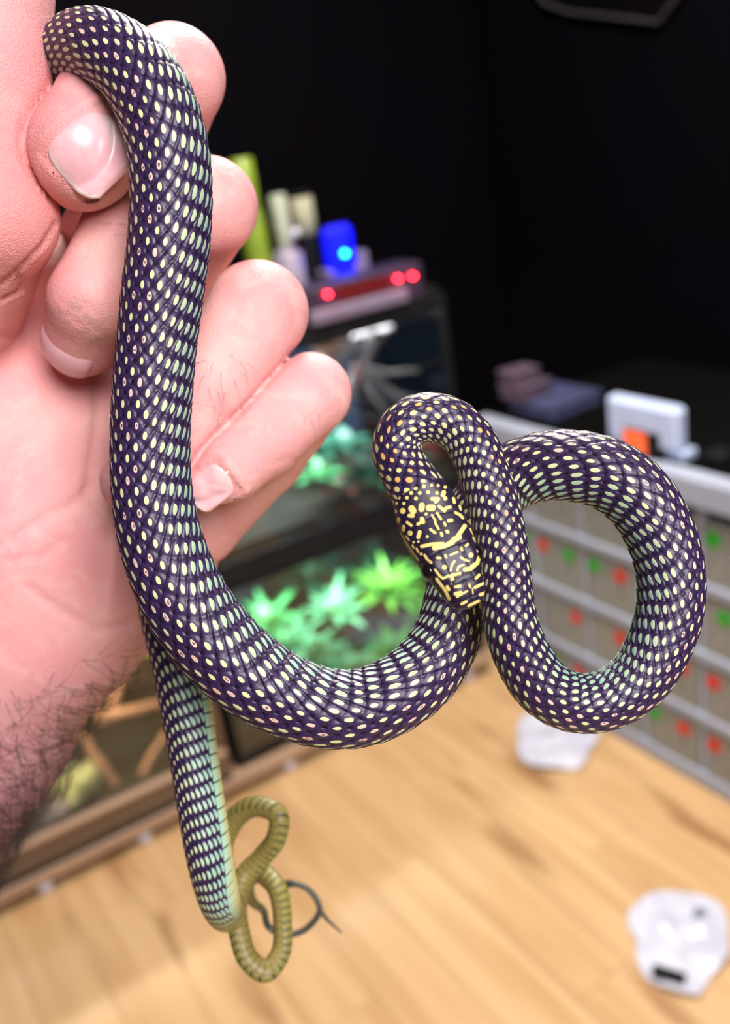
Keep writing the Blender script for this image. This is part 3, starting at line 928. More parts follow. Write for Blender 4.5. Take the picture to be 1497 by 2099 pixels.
hand = empty('hand', tuple(P3(-70, 1480, 249)))
tag(hand, 'bare left hand and hairy forearm gripping the snake, palm towards the camera', 'hand')
child_world(link('skin', hme, skin_mat()), hand)

# fingernails: plates laid on the nail beds, with a rounded free edge
def nail_mat():
    m, N, L, b = new_mat('fingernail')
    nt = m.node_tree; E.nt = nt
    at = N.new('ShaderNodeAttribute'); at.attribute_name = 'nail'
    sp = N.new('ShaderNodeSeparateXYZ'); L.new(at.outputs['Vector'], sp.inputs[0])
    u_, v_, _w = [E(x) for x in sp.outputs]
    tc = N.new('ShaderNodeTexCoord'); nz = N.new('ShaderNodeTexNoise'); nz.inputs['Scale'].default_value = 600
    L.new(tc.outputs['Object'], nz.inputs['Vector']); n = E(nz.outputs[0])
    c = mixc(nt, n.step(0.3, 0.7), (0.76, 0.40, 0.42), (0.78, 0.45, 0.47))
    lun = 1 - ((u_ + 0.95) * (u_ + 0.95) + v_ * v_ * 0.55).step(0.10, 0.42)
    c = mixc(nt, lun * 0.55, c, (0.86, 0.66, 0.64))
    c = mixc(nt, (u_ + n * 0.12).step(0.90, 0.97) * 0.7, c, (0.80, 0.68, 0.62))
    L.new(c, b.inputs['Base Color'])
    b.inputs['Roughness'].default_value = 0.3
    b.inputs['Subsurface Weight'].default_value = 0.2; b.inputs['Subsurface Scale'].default_value = 0.001
    return m


m_nail = nail_mat()
for nl_ in NAILS:
    na, nb = 26, 26
    uu, vv = np.meshgrid(np.linspace(-1, 1, na), np.linspace(-1, 1, nb), indexing='ij')
    # outline: square sides, rounded free edge and root
    shr = 1 - 0.10 * np.abs(vv) ** 3
    uloc = np.where(uu > 0, uu * (1.0 - 0.22 * vv ** 2 - 0.12 * vv ** 6), uu * (1.0 - 0.38 * vv ** 2 - 0.12 * vv ** 6))
    base = nl_['hit'] + (uloc * nl_['l'])[..., None] * nl_['ax'] + (vv * nl_['w'] * shr)[..., None] * nl_['bx'] + nl_['n'] * 9.0
    hitp = trace(base.reshape(-1, 3), -nl_['n'], 50, 9.0 + 0.45 * nl_['w']).reshape(na, nb, 3)
    # follow the bed but never sag away from the plate's own arch
    w_along = ((hitp - nl_['hit']) @ nl_['n'])
    arch = np.median(w_along[:, nb // 2 - 2:nb // 2 + 2]) - 0.30 * nl_['w'] * vv ** 2 - 0.12 * nl_['l'] * np.clip(uu, 0, 1) ** 2 - 0.12 * nl_['l'] * np.clip(uu, -1, 0) ** 2
    hgt_ = np.clip(arch, w_along - 0.1, w_along + 0.22) + 0.28 - 0.45 * np.clip((np.abs(vv) - 0.8) / 0.2, 0, 1) ** 2 - 0.5 * np.clip((-uu - 0.85) / 0.15, 0, 1) - 0.18 * np.clip((uu - 0.9) / 0.1, 0, 1)
    top = hitp + ((hgt_ - w_along))[..., None] * nl_['n']
    bot = top - nl_['n'] * 0.45
    Vn = np.concatenate([top.reshape(-1, 3), bot.reshape(-1, 3)])
    I = np.arange(na * nb).reshape(na, nb)
    q0 = np.stack([I[:-1, :-1], I[1:, :-1], I[1:, 1:], I[:-1, 1:]], -1).reshape(-1, 4)
    off = na * nb
    rim = np.concatenate([I[0, :], I[1:, -1], I[-1, -2::-1], I[-2:0:-1, 0]])
    rim2 = np.roll(rim, -1)
    q1 = np.stack([rim, rim2, rim2 + off, rim + off], 1)
    nme = fast_mesh('fingernail', cam2world(Vn), np.concatenate([q0, q0[:, ::-1] + off, q1]))
    set_attr(nme, 'nail', 'FLOAT_VECTOR', np.tile(np.stack([uu.ravel(), vv.ravel(), 0 * uu.ravel()], 1), (2, 1)))
    child_world(link('fingernail', nme, m_nail), hand)

# the curled middle finger shows its nail end on: a plate wrapped round the tip
c_ = px2cam(170, 692, 200); n0_ = unitv((-.51, .575, -.64)); bx_ = unitv((.75, .66, 0)); ax_ = np.cross(bx_, n0_)
if ax_[2] < 0: ax_ = -ax_
na, nb = 22, 26
uu, vv = np.meshgrid(np.linspace(-1, 1, na), np.linspace(-1, 1, nb), indexing='ij')
al = np.where(uu < 0, uu * (1 - .05 * vv ** 2), uu * (1 - .3 * vv ** 2)) * math.radians(44); be = vv * math.radians(56) * (1 - .08 * np.clip(uu, 0, 1))
rr_ = 8.0 + 0.42 - 0.5 * np.clip((np.abs(vv) - .8) / .2, 0, 1) ** 2 - 0.55 * np.clip((-uu - .82) / .18, 0, 1)
top = c_ + rr_[..., None] * (np.cos(be)[..., None] * (np.cos(al)[..., None] * n0_ + np.sin(al)[..., None] * ax_) + np.sin(be)[..., None] * bx_)
bot = c_ + (top - c_) * (1 - 0.5 / rr_)[..., None]
I = np.arange(na * nb).reshape(na, nb); off = na * nb
q0 = np.stack([I[:-1, :-1], I[1:, :-1], I[1:, 1:], I[:-1, 1:]], -1).reshape(-1, 4)
rim = np.concatenate([I[0, :], I[1:, -1], I[-1, -2::-1], I[-2:0:-1, 0]]); rim2 = np.roll(rim, -1)
nme = fast_mesh('fingernail', cam2world(np.concatenate([top.reshape(-1, 3), bot.reshape(-1, 3)])), np.concatenate([q0, q0[:, ::-1] + off, np.stack([rim, rim2, rim2 + off, rim + off], 1)]))
set_attr(nme, 'nail', 'FLOAT_VECTOR', np.tile(np.stack([uu.ravel(), vv.ravel(), 0 * uu.ravel()], 1), (2, 1)))
child_world(link('fingernail', nme, m_nail), hand)

# hair of the forearm and of the finger backs: too fine to count, one part
m_hair = mat('dark hair', (0.018, 0.010, 0.010), (0.03, 0.018, 0.016), rough=0.5, scale=300)
hb_ = MB()
front = hn[:, 2] < 0.25
armv = np.where((hair_shade > 0.10) & front & (spx > -140) & (spy < 1980))[0]
wgt = np.clip(hair_shade[armv], 0.05, 1) ** 1.2
armv = np.random.choice(armv, 1700, replace=False, p=wgt / wgt.sum())
axis_dir = unitv(px2cam(-70, 1480, 249) - px2cam(60, 1260, 239))
def hair(i, ln, dirv, r0, curl):
    p0 = hv[i].astype(float); n_ = hn[i].astype(float)
    t_ = dirv - (dirv @ n_) * n_; t_ = unitv(t_)
    s_ = np.cross(n_, t_)
    pts_ = []
    for k_ in range(6):
        u_ = k_ / 5
        pts_.append(p0 - n_ * 0.3 + t_ * ln * u_ + n_ * (0.3 + ln * 0.28 * math.sin(min(u_, 1) * 2.2)) * (u_ > 0) + s_ * curl * u_ * u_ * ln)
    hb_.tube([cam2world(x) for x in pts_], [r0 * (1 - 0.8 * k_ / 5) / 1000 for k_ in range(6)], 3, False)
for i in armv:
    dv = -axis_dir * random.uniform(-0.5, 0.5) + np.array([random.uniform(-.2, 1.0), random.uniform(-.2, 1.0), 0])
    hair(i, random.uniform(6, 14), unitv(dv), 0.055, random.uniform(-0.5, 0.5))
def near_vert(x, y):
    dd = (spx - x) ** 2 + (spy - y) ** 2 + np.where(hn[:, 2] < -0.2, 0, 1e6) + hv[:, 2] * 8
    return int(np.argmin(dd))
for (x, y, dx, dy, ln) in [(440, 740, -.3, 1, 7), (455, 760, -.2, 1, 9), (470, 720, .5, .8, 7), (490, 740, .6, .9, 6), (505, 735, .7, .8, 7), (430, 790, .1, 1, 8),
                           (445, 800, .4, 1, 8), (460, 800, -.3, 1, 7), (420, 770, -.4, .8, 6), (500, 760, .4, 1, 6), (480, 780, .2, 1, 7), (415, 745, -.8, .5, 6),
                           (425, 740, -.9, .6, 5), (438, 830, .2, 1, 7), (450, 840, -.2, 1, 6), (625, 850, -.3, 1, 4), (640, 860, .3, 1, 5), (652, 845, .2, 1, 4),
                           (240, 455, .9, .25, 4), (232, 458, -.9, .1, 3), (228, 482, .9, -.05, 3), (590, 560, .8, .7, 4), (600, 572, .8, .7, 4), (606, 585, .7, .8, 4), (596, 566, .9, .4, 4)]:
    hair(near_vert(x, y), ln, unitv((dx, dy, -0.1)), 0.035, random.uniform(-.4, .4))
hme2 = hb_.mesh('hair', True)
o = child_world(link('hair', hme2, m_hair), hand)
tag(o, 'fine dark hair on forearm and finger backs', None, None, 'stuff')

# ------------------------------------------------------------------ background: places on the terrarium and rack fronts
def ray(px, py):
    return FW + RT * (px - IW / 2) / FPX - UP * (py - IH / 2) / FPX
def on_y(px, py, y):
    d = ray(px, py); return CAM + d * (y / d[1])
def on_x(px, py, x):
    d = ray(px, py); return CAM + d * (x / d[0])
def on_z(px, py, z):
    d = ray(px, py); return CAM + d * ((z - CAMZ) / d[2])


m_black = mat('black plastic', (0.004, 0.004, 0.005), (0.007, 0.007, 0.008), rough=0.6, scale=40, spec=0.2)
m_brown = mat('brown laminate', (0.16, 0.10, 0.06), (0.12, 0.072, 0.045), rough=0.45, scale=6, stretch=(1, 8, 8))
m_tan = mat('tan laminate edge', (0.42, 0.27, 0.17), (0.36, 0.22, 0.14), rough=0.5, scale=8, stretch=(1, 6, 6))
m_cork = mat('cork back wall', (0.17, 0.11, 0.06), (0.11, 0.07, 0.04), rough=0.9, scale=25, bump=0.6)
m_white = mat('white plastic', (0.62, 0.62, 0.70), (0.57, 0.57, 0.66), rough=0.4, scale=10)
m_glass = glass_mat('clear glass')
m_soil = mat('soil', (0.022, 0.018, 0.010), (0.014, 0.022, 0.010), rough=0.95, scale=60, bump=0.8)
m_stick = mat('bare branch', (0.52, 0.29, 0.17), (0.40, 0.22, 0.12), rough=0.8, scale=30, stretch=(1, 1, 4), bump=0.3)
m_pale = mat('pale driftwood', (0.24, 0.21, 0.20), (0.16, 0.14, 0.13), rough=0.8, scale=26, bump=0.4)

# bench
b = empty('low_bench', (0.45, 2.1, 0.0)); tag(b, 'long low brown bench on white feet carrying the terrariums', 'bench')
def part(root, name, mb, m, smooth=False):
    return child_world(mb.build(name, m, None, smooth), root)
part(b, 'board', MB().box(-0.55, 1.355, 1.868, 2.42, 0.032, 0.062, 0.003), m_tan)
foot = MB().lathe([(0.011, 0.0), (0.016, 0.003), (0.018, 0.014), (0.015, 0.026), (0.010, 0.034)], n=16).mesh('foot', True); foot.materials.append(m_white)
for x in (-0.14, 0.115, 0.345, 0.725, 0.875, 1.28):
    for y in (1.888, 2.38):
        o = link('foot', foot, None, None, (x, y, 0)); child_world(o, b)


def terrarium(name, label, x0, x1, y0, y1, z0, z1, mf, mback, fr=0.022, group=None, floor_h=0.03):
    t = empty(name, ((x0 + x1) / 2, (y0 + y1) / 2, z0)); tag(t, label, 'terrarium', group)
    part(t, 'bottom_frame', MB().box(x0, x1, y0, y0 + fr, z0, z0 + fr, .002).box(x0, x1, y1 - fr, y1, z0, z0 + fr, .002).box(x0, x0 + fr, y0 + fr, y1 - fr, z0, z0 + fr, .002).box(x1 - fr, x1, y0 + fr, y1 - fr, z0, z0 + fr, .002), mf)
    part(t, 'top_frame', MB().box(x0, x1, y0, y0 + fr, z1 - 1.5 * fr, z1, .002).box(x0, x1, y1 - fr, y1, z1 - 1.5 * fr, z1, .002).box(x0, x0 + fr, y0 + fr, y1 - fr, z1 - 1.5 * fr, z1, .002).box(x1 - fr, x1, y0 + fr, y1 - fr, z1 - 1.5 * fr, z1, .002), mf)
    for x in (x0, x1 - fr * 0.6):
        for y in (y0, y1 - fr * 0.6):
            part(t, 'corner_post', MB().box(x, x + fr * 0.6, y, y + fr * 0.6, z0 + fr, z1 - 1.5 * fr, .0015), mf)
    part(t, 'lid', MB().box(x0 + fr, x1 - fr, y0 + fr, y1 - fr, z1 - 0.008, z1 - 0.003), m_black)
    part(t, 'back_panel', MB().box(x0 + fr * .6, x1 - fr * .6, y1 - fr - 0.004, y1 - fr, z0 + fr, z1 - 1.5 * fr), mback)
    part(t, 'floor_panel', MB().box(x0 + fr, x1 - fr, y0 + fr, y1 - fr, z0 + 0.002, z0 + floor_h), m_soil)
    for xa in (x0 + 0.003, x1 - 0.006):
        part(t, 'side_glass', MB().box(xa, xa + 0.003, y0 + fr * .6, y1 - fr * .6, z0 + fr, z1 - 1.5 * fr), m_glass)
    part(t, 'front_glass', MB().box(x0 + fr * .6, x1 - fr * .6, y0 + 0.004, y0 + 0.007, z0 + fr, z1 - 1.5 * fr), m_glass)
    return t


def led_bar(label, x0, x1, y, z, power, color, dp=0.018):
    t = empty('light_bar', ((x0 + x1) / 2, y, z)); tag(t, label, 'lamp')
    part(t, 'housing', MB().box(x0, x1, y - dp - .007, y + dp + .007, z, z + 0.018, .003), m_black)
    me_ = mat('lit strip ' + label[:12], (0.9, 0.9, 0.9), emit=color, es=9.0)
    part(t, 'diffuser', MB().box(x0 + .01, x1 - .01, y - dp, y + dp, z - 0.004, z), me_)
    d = bpy.data.lights.new('light_bar_light', 'AREA'); d.shape = 'RECTANGLE'; d.size = x1 - x0 - .02; d.size_y = 2 * dp; d.energy = power; d.color = color
    lo_ = bpy.data.objects.new('light_bar_light', d); col.objects.link(lo_); lo_.location = ((x0 + x1) / 2, y, z - 0.006); child_world(lo_, t)
    return t


# tan vivarium on the left
XL0, XL1 = -0.5, 0.575
tv = terrarium('vivarium', 'tan wooden vivarium with bare branches and moss, beside the forearm', XL0, XL1, 1.885, 2.38, 0.062, 0.52, m_tan, m_cork, 0.02, floor_h=0.06)
part(tv, 'front_panel', MB().box(XL0 + .004, XL1 - .004, 1.878, 1.888, 0.070, 0.128, .002), m_brown)
part(tv, 'track_rail', MB().box(XL0, XL1, 1.872, 1.892, 0.128, 0.140, .002), m_tan)
part(tv, 'foot_rail', MB().box(XL0, XL1, 1.870, 1.888, 0.062, 0.072, .002), m_black)
part(tv, 'end_panel', MB().box(XL1 - 0.012, XL1 + 0.006, 1.884, 2.38, 0.062, 0.52, .002), m_brown)


def branch(label, pix, r, m=m_stick, group=None, wob=0.006):
    pts = [on_y(x, y, d) for x, y, d in pix]
    out = []
    for i in range(len(pts) - 1):
        for k in range(5):
            out.append(pts[i] + (pts[i + 1] - pts[i]) * k / 5 + np.random.uniform(-wob, wob, 3) * 0.4)
    out.append(pts[-1])
    n = len(out)
    base = np.array(out)
    o = MB().tube(out, [r * (1.1 - 0.45 * i / n) * random.uniform(.88, 1.1) for i in range(n)], 9).build('branch', m, None, True)
    tag(o, label, 'branch', group)
    return o


branch('bare tan stick leaning left in the tan vivarium', [(262, 1650, 1.96), (215, 1580, 1.98), (168, 1510, 2.0)], 0.013)
branch('bare tan stick leaning right in the tan vivarium', [(268, 1650, 1.955), (300, 1570, 1.96), (340, 1500, 1.97)], 0.010)
branch('short pale stick lying level across the tan vivarium', [(200, 1470, 2.02), (265, 1458, 2.02), (335, 1438, 2.04)], 0.014)
branch('thin upright stick beside the wrist in the tan vivarium', [(228, 1470, 2.03), (245, 1400, 2.06), (275, 1320, 2.08)], 0.011)
branch('dark leaning stick behind the snake tail', [(330, 1590, 2.1), (350, 1500, 2.12), (335, 1400, 2.15)], 0.010)


def clump(name, label, cat, c, r, m, seed, sq=0.8):
    rs = np.random.RandomState(seed)
    mb = MB()
    for k in range(46):
        v = rs.normal(size=3); v /= np.linalg.norm(v); v[2] = abs(v[2]) * sq
        q0 = np.array(c) + v * r * rs.uniform(.3, .85); 
        rr = r * rs.uniform(.22, .38)
        nu, nv = 8, 5
        vs_, fs = [], []
        for i in range(nv + 1):
            for j in range(nu):
                ph, tt = math.pi * i / nv, 2 * math.pi * j / nu
                vs_.append(q0 + rr * np.array([math.sin(ph) * math.cos(tt), math.sin(ph) * math.sin(tt), math.cos(ph)]))
        for i in range(nv):
            for j in range(nu):
                fs.append((i * nu + j, (i + 1) * nu + j, (i + 1) * nu + (j + 1) % nu, i * nu + (j + 1) % nu))
        mb.add(vs_, fs)
    o = mb.build(name, m, None, True)
    return tag(o, label, cat)


m_moss = mat('moss', (0.30, 0.34, 0.10), (0.42, 0.44, 0.24), rough=0.9, scale=60, bump=0.7)
m_moss2 = mat('yellow moss', (0.33, 0.36, 0.05), (0.22, 0.27, 0.05), rough=0.9, scale=60, bump=0.7)
c = on_y(165, 1630, 1.99); c[2] = 0.14
clump('moss_clump', 'pale green moss clump low in the tan vivarium', 'moss', c, 0.062, m_moss, 3)
c = on_y(300, 1330, 2.12)
o = clump('moss_clump', 'yellow green moss tuft high behind the wrist', 'moss', c, 0.035, m_moss2, 4)
c2 = on_y(120, 1680, 1.95); c2[2] = 0.13
clump('stone', 'pale rounded stone beside the moss clump', 'stone', c2, 0.035, m_pale, 5)

led_bar('lit warm light bar under the lid of the tan vivarium', -0.3, 0.5, 2.0, 0.462, 3.0, (1.0, 0.78, 0.52))  # unseen lamp, added to brighten the vivarium interior

# black planted terrarium below
lt = terrarium('terrarium', 'black framed planted terrarium with bright green plants, behind the snake loop', 0.60, 1.352, 1.89, 2.38, 0.062, 0.545, m_black,
               mat('dark back wall', (0.02, 0.035, 0.03), (0.035, 0.05, 0.04), rough=0.9, scale=18, bump=.6), 0.026, floor_h=0.07)
led_bar('lit white light bar under the lid of the lower planted terrarium', 0.68, 1.30, 1.965, 0.488, 3.4, (0.90, 1.0, 0.92))
ut = terrarium('terrarium', 'black framed terrarium with pale driftwood stacked above the planted one', 0.64, 1.352, 1.89, 2.38, 0.548, 1.035, m_black,
               mat('blue grey back wall', (0.010, 0.026, 0.055), (0.014, 0.034, 0.07), rough=0.9, scale=9, bump=.4), 0.026, floor_h=0.05)
led_bar('lit bluish light bar under the lid of the upper terrarium', 0.70, 1.30, 2.06, 0.982, 8.0, (0.84, 0.90, 1.0), 0.05)


def leaf_mesh(name, L, w, bend, m, fold=0.25, nseg=9):
    vs_, fs = [], []
    for i in range(nseg + 1):
        t = i / nseg
        ww = w * (0.35 + 0.65 * math.sin(min(1, t * 1.25 + 0.12) * math.pi * 0.8)) * (1 - t ** 4) + 0.0006
        x = L * math.sin(t * bend) / bend; z = L * (1 - math.cos(t * bend)) / bend
        for sgn, zz in ((-1, fold), (0, 0), (1, fold)):
            vs_.append((x, sgn * ww, L * 0.95 * t * 0.0 - z + zz * ww))
    for i in range(nseg):
        for j in range(2):
            k_ = i * 3 + j
            fs.append((k_, k_ + 1, k_ + 4, k_ + 3))
    n0 = len(vs_)
    vs2 = [(x, y, z - 0.0012) for x, y, z in vs_]
    fs2 = [tuple(i + n0 for i in f[::-1]) for f in fs]
    mb = MB(); mb.add(vs_ + vs2, fs + fs2)
    me_ = mb.mesh(name, True); me_.materials.append(m)
    return me_


def leaf_mat(name, c1, c2):
    m = mat(name, c1, c2, rough=0.35, scale=18, stretch=(1, 6, 1))
    b_ = m.node_tree.nodes['Principled BSDF']
    b_.inputs['Transmission Weight'].default_value = 0.0
    b_.inputs['Subsurface Weight'].default_value = 0.2; b_.inputs['Subsurface Scale'].default_value = 0.01
    return m


g_lime = leaf_mat('lime leaf', (0.22, 0.62, 0.10), (0.14, 0.50, 0.07))
g_mid = leaf_mat('green leaf', (0.10, 0.48, 0.16), (0.06, 0.36, 0.12))
g_mint = leaf_mat('mint leaf', (0.20, 0.62, 0.34), (0.12, 0.48, 0.24))
g_dark = leaf_mat('dark leaf', (0.02, 0.16, 0.09), (0.015, 0.11, 0.06))
g_red = leaf_mat('red brown leaf', (0.22, 0.05, 0.03), (0.16, 0.06, 0.02))
leaf_cache = {}


def plant(name, label, base, n, L, w, m, tilt=(0.35, 1.0), bend=1.1, rosette=True, stem=0.0, seed=0, cat='plant'):
    rs = random.Random(seed)
    t = empty(name, tuple(base)); tag(t, label, cat)
    key = (m.name, round(L, 3), round(w, 3), round(bend, 2))
    if key not in leaf_cache: leaf_cache[key] = leaf_mesh('leaf', L, w, bend, m)
    for k in range(n):
        az = k * 2.39996 + rs.uniform(-.2, .2)
        el = tilt[0] + (tilt[1] - tilt[0]) * k / max(1, n - 1)
        h = 0 if rosette else stem * k / n
        o = link('leaf', leaf_cache[key], None, t, (0.004 * math.cos(az), 0.004 * math.sin(az), h + 0.004), (0, -el, az))
        s = rs.uniform(.8, 1.1); o.scale = (s, s, s)
    if not rosette:
        o = MB().tube([(0, 0, 0), (0.003, 0.002, stem * .5), (0, 0, stem)], 0.003, 6).build('stem', m, t, True)
    return t


def pl(px, py, y, **k): return on_y(px, py, y)


plant('bromeliad', 'bright lime rosette plant below the snake head', on_y(800, 1225, 1.985), 26, 0.125, 0.010, g_lime, (0.15, 1.35), 0.8, seed=1)
plant('leafy_plant', 'mint green narrow leafed plant left of the lime rosette', on_y(690, 1265, 1.99), 18, 0.11, 0.011, g_mint, (0.2, 1.3), 0.8, seed=2)
plant('leafy_plant', 'low mint plant at the terrarium front inside the snake loop', on_y(650, 1345, 1.955), 16, 0.09, 0.013, g_mint, (0.2, 1.25), 0.8, seed=3)
plant('leafy_plant', 'mid green plant at the left inside the snake loop', on_y(555, 1290, 1.99), 16, 0.11, 0.011, g_mid, (0.3, 1.35), 0.8, seed=4)
plant('leafy_plant', 'mid green plant low under the lime rosette', on_y(790, 1340, 1.96), 16, 0.085, 0.011, g_mid, (0.2, 1.2), 0.9, seed=5)
plant('leafy_plant', 'dark green plant at the back of the planted terrarium', on_y(640, 1200, 2.2), 18, 0.13, 0.014, g_dark, (0.3, 1.3), 1.0, seed=6)
plant('leafy_plant', 'lime green plant at the right edge of the planted terrarium', on_y(880, 1260, 2.0), 14, 0.09, 0.011, g_lime, (0.3, 1.2), 1.0, seed=7)
plant('leafy_plant', 'small mint plant in the lower left corner of the planted terrarium', on_y(580, 1480, 1.955), 8, 0.06, 0.014, g_mid, (0.3, 1.0), 1.0, seed=8)
plant('leafy_plant', 'low mint plant spreading at the bottom inside the snake loop', on_y(730, 1370, 1.95), 16, 0.08, 0.013, g_mint, (0.15, 1.1), 0.9, seed=13)
plant('leafy_plant', 'dark green plant behind the lime rosette', on_y(760, 1200, 2.22), 18, 0.13, 0.014, g_dark, (0.3, 1.3), 1.0, seed=14)
plant('leafy_plant', 'broad mint plant at the front left of the planted terrarium', on_y(590, 1335, 1.935), 14, 0.10, 0.020, g_mint, (0.3, 1.3), 0.7, seed=21)
plant('leafy_plant', 'broad mint plant at the front middle of the planted terrarium', on_y(680, 1385, 1.932), 14, 0.10, 0.020, g_mint, (0.3, 1.3), 0.7, seed=22)
plant('leafy_plant', 'broad lime plant at the front right of the planted terrarium', on_y(810, 1350, 1.935), 14, 0.10, 0.018, g_lime, (0.3, 1.3), 0.7, seed=23)
# driftwood and plants of the upper terrarium
branch('thick pale driftwood branch slanting up to the lid', [(640, 760, 1.98), (710, 710, 2.0), (760, 690, 2.02), (800, 668, 2.05)], 0.022, m_pale)
branch('pale driftwood trunk running down from the lid', [(775, 680, 1.99), (745, 740, 1.98), (720, 790, 1.97), (700, 850, 1.96)], 0.016, m_pale)
branch('grey forked branch crossing to the right in the upper terrarium', [(730, 750, 2.0), (790, 765, 2.02), (860, 760, 2.05)], 0.007, m_pale)
branch('grey branch sloping down to the right in the upper terrarium', [(735, 750, 1.98), (790, 790, 2.0), (835, 820, 2.02)], 0.008, m_pale)
branch('thin grey twig hanging beside the pinky finger', [(745, 745, 1.99), (760, 800, 2.0), (800, 860, 2.02)], 0.006, m_pale)
branch('tan cork piece at the top of the upper terrarium', [(650, 715, 1.95), (690, 700, 1.95), (715, 690, 1.96)], 0.016, m_stick)
plant('leafy_plant', 'dark green plant at the base of the pale driftwood', on_y(715, 930, 1.99), 12, 0.09, 0.018, g_dark, (0.2, 1.1), 1.0, seed=9)
plant('leafy_plant', 'mint leafed plant low in the upper terrarium beside the fist', on_y(655, 985, 1.96), 12, 0.07, 0.012, g_mid, (0.3, 1.1), 1.0, seed=10)
plant('leafy_plant', 'red brown leafed plant low in the upper terrarium', on_y(700, 1005, 1.955), 9, 0.06, 0.016, g_red, (0.2, 1.0), 1.0, seed=11)
plant('leafy_plant', 'dark green plant behind the snake head in the upper terrarium', on_y(830, 960, 2.05), 10, 0.09, 0.017, g_dark, (0.2, 1.0), 1.0, seed=12)

plant('leafy_plant', 'dark green plant in the middle front of the upper terrarium', on_y(760, 985, 1.94), 14, 0.09, 0.016, g_dark, (0.2, 1.2), 0.9, seed=31)
plant('leafy_plant', 'dark green plant at the left back of the upper terrarium', on_y(660, 930, 2.1), 14, 0.10, 0.016, g_dark, (0.2, 1.2), 0.9, seed=32)
plant('leafy_plant', 'red brown plant at the right of the upper terrarium', on_y(860, 930, 1.97), 12, 0.07, 0.014, g_red, (0.2, 1.1), 0.9, seed=33)
# ------------------------------------------------------------------ things on top of the terrariums
ZT = 1.035
m_red = mat('red indicator', (0.5, 0.0, 0.0), emit=(1.0, 0.01, 0.02), es=110)
m_redd = mat('dim red display', (0.05, 0.0, 0.0), emit=(0.30, 0.0, 0.0), es=0.35)
m_pur = mat('dark violet plastic', (0.035, 0.022, 0.045), rough=0.4)
m_lav = mat('lavender grey plastic', (0.17, 0.13, 0.19), rough=0.45)
t = empty('power_strip', (1.14, 1.92, ZT)); tag(t, 'violet grey control strip with three red lights on the upper terrarium', 'controller')
part(t, 'body', MB().box(0.985, 1.30, 1.892, 1.985, ZT, ZT + 0.085, .006), m_pur)
part(t, 'front_lip', MB().box(0.985, 1.245, 1.876, 1.900, ZT + 0.004, ZT + 0.036, .006), m_lav)
dsp = part(t, 'display', MB().box(1.060, 1.205, 1.889, 1.893, ZT + 0.042, ZT + 0.074), m_redd)
for k in range(1, 5):
    o = part(t, 'display_divider', MB().box(1.060 + k * 0.029 - .001, 1.060 + k * .029 + .001, 1.8875, 1.891, ZT + 0.042, ZT + 0.074), m_pur); o.parent = dsp; o.matrix_parent_inverse = Matrix()
for px, py in ((671, 603), (815, 571), (845, 566)):
    q_ = on_y(px, py, 1.890)
    o = part(t, 'indicator_light', MB().lathe([(0.0026, -0.004), (0.0026, 0.002), (0.001, 0.004)], n=12, axis='y', c=(q_[0], 1.888, q_[2])), m_red)
    o['label'] = 'glowing red light'
t = empty('power_adapter', (1.33, 1.95, 0.99)); tag(t, 'small black adapter with an orange red glow at the terrarium corner', 'adapter')
q_ = on_y(888, 615, 1.93)
part(t, 'case', MB().box(q_[0] - .03, q_[0] + .025, 1.935, 1.985, q_[2] - 0.03, q_[2] + .03, .004), m_black)
part(t, 'glow_window', MB().box(q_[0] - .013, q_[0] + .013, 1.932, 1.936, q_[2] - 0.006, q_[2] + .008), mat('orange red glow', (.3, .02, 0), emit=(1, .03, .002), es=0.55))
# blue lit gadget
t = empty('night_light', (1.13, 2.02, ZT)); tag(t, 'glowing blue box with a cyan spot behind the red lights', 'lamp')
q_ = on_y(700, 515, 2.0)
part(t, 'stand', MB().box(q_[0] - .045, q_[0] + .055, 1.995, 2.06, ZT, q_[2] - .035, .008), m_lav)
pnl = part(t, 'panel', MB().box(q_[0] - .037, q_[0] + .037, 1.992, 2.03, q_[2] - .06, q_[2] + .058, .012), mat('blue glow', (0, 0, .4), emit=(0.0, 0.004, 1.0), es=1.1))
o = part(t, 'spot', MB().lathe([(0.006, -.004), (0.006, 0.002), (0.003, .003)], n=14, axis='y', c=(q_[0] + .002, 1.990, q_[2] - .005)), mat('cyan glow', (0, .4, 1), emit=(0.02, .5, 1.0), es=14)); o.parent = pnl; o.matrix_parent_inverse = Matrix()
part(t, 'side_knob', MB().box(q_[0] + .048, q_[0] + .072, 1.998, 2.05, ZT + .02, q_[2] - .01, .006), m_lav)
bl = bpy.data.lights.new('night_light_glow', 'POINT'); bl.energy = 0.5; bl.color = (0.02, 0.03, 1.0); bl.shadow_soft_size = 0.03
blo = bpy.data.objects.new('night_light_glow', bl); col.objects.link(blo); blo.location = (q_[0], 1.965, q_[2] + .03); child_world(blo, t)


def bottle(name, label, px, y, z1, r, m1, m2, split=0.7, neck=0.45, cat='bottle'):
    q = on_y(px[0], px[1], y)
    t = empty(name, (q[0], y, ZT)); tag(t, label, cat)
    h = z1 - ZT; hb_ = h * split
    MB().lathe([(r * .9, 0), (r, .004), (r, hb_ * .9), (r * neck, hb_)], n=20).build('body', m1, t, True)
    MB().lathe([(r * neck * 1.05, hb_), (r * neck * 1.1, hb_ + .004), (r * neck * 1.1, h - .004), (r * neck * .9, h)], n=18).build('cap', m2, t, True)
    return t


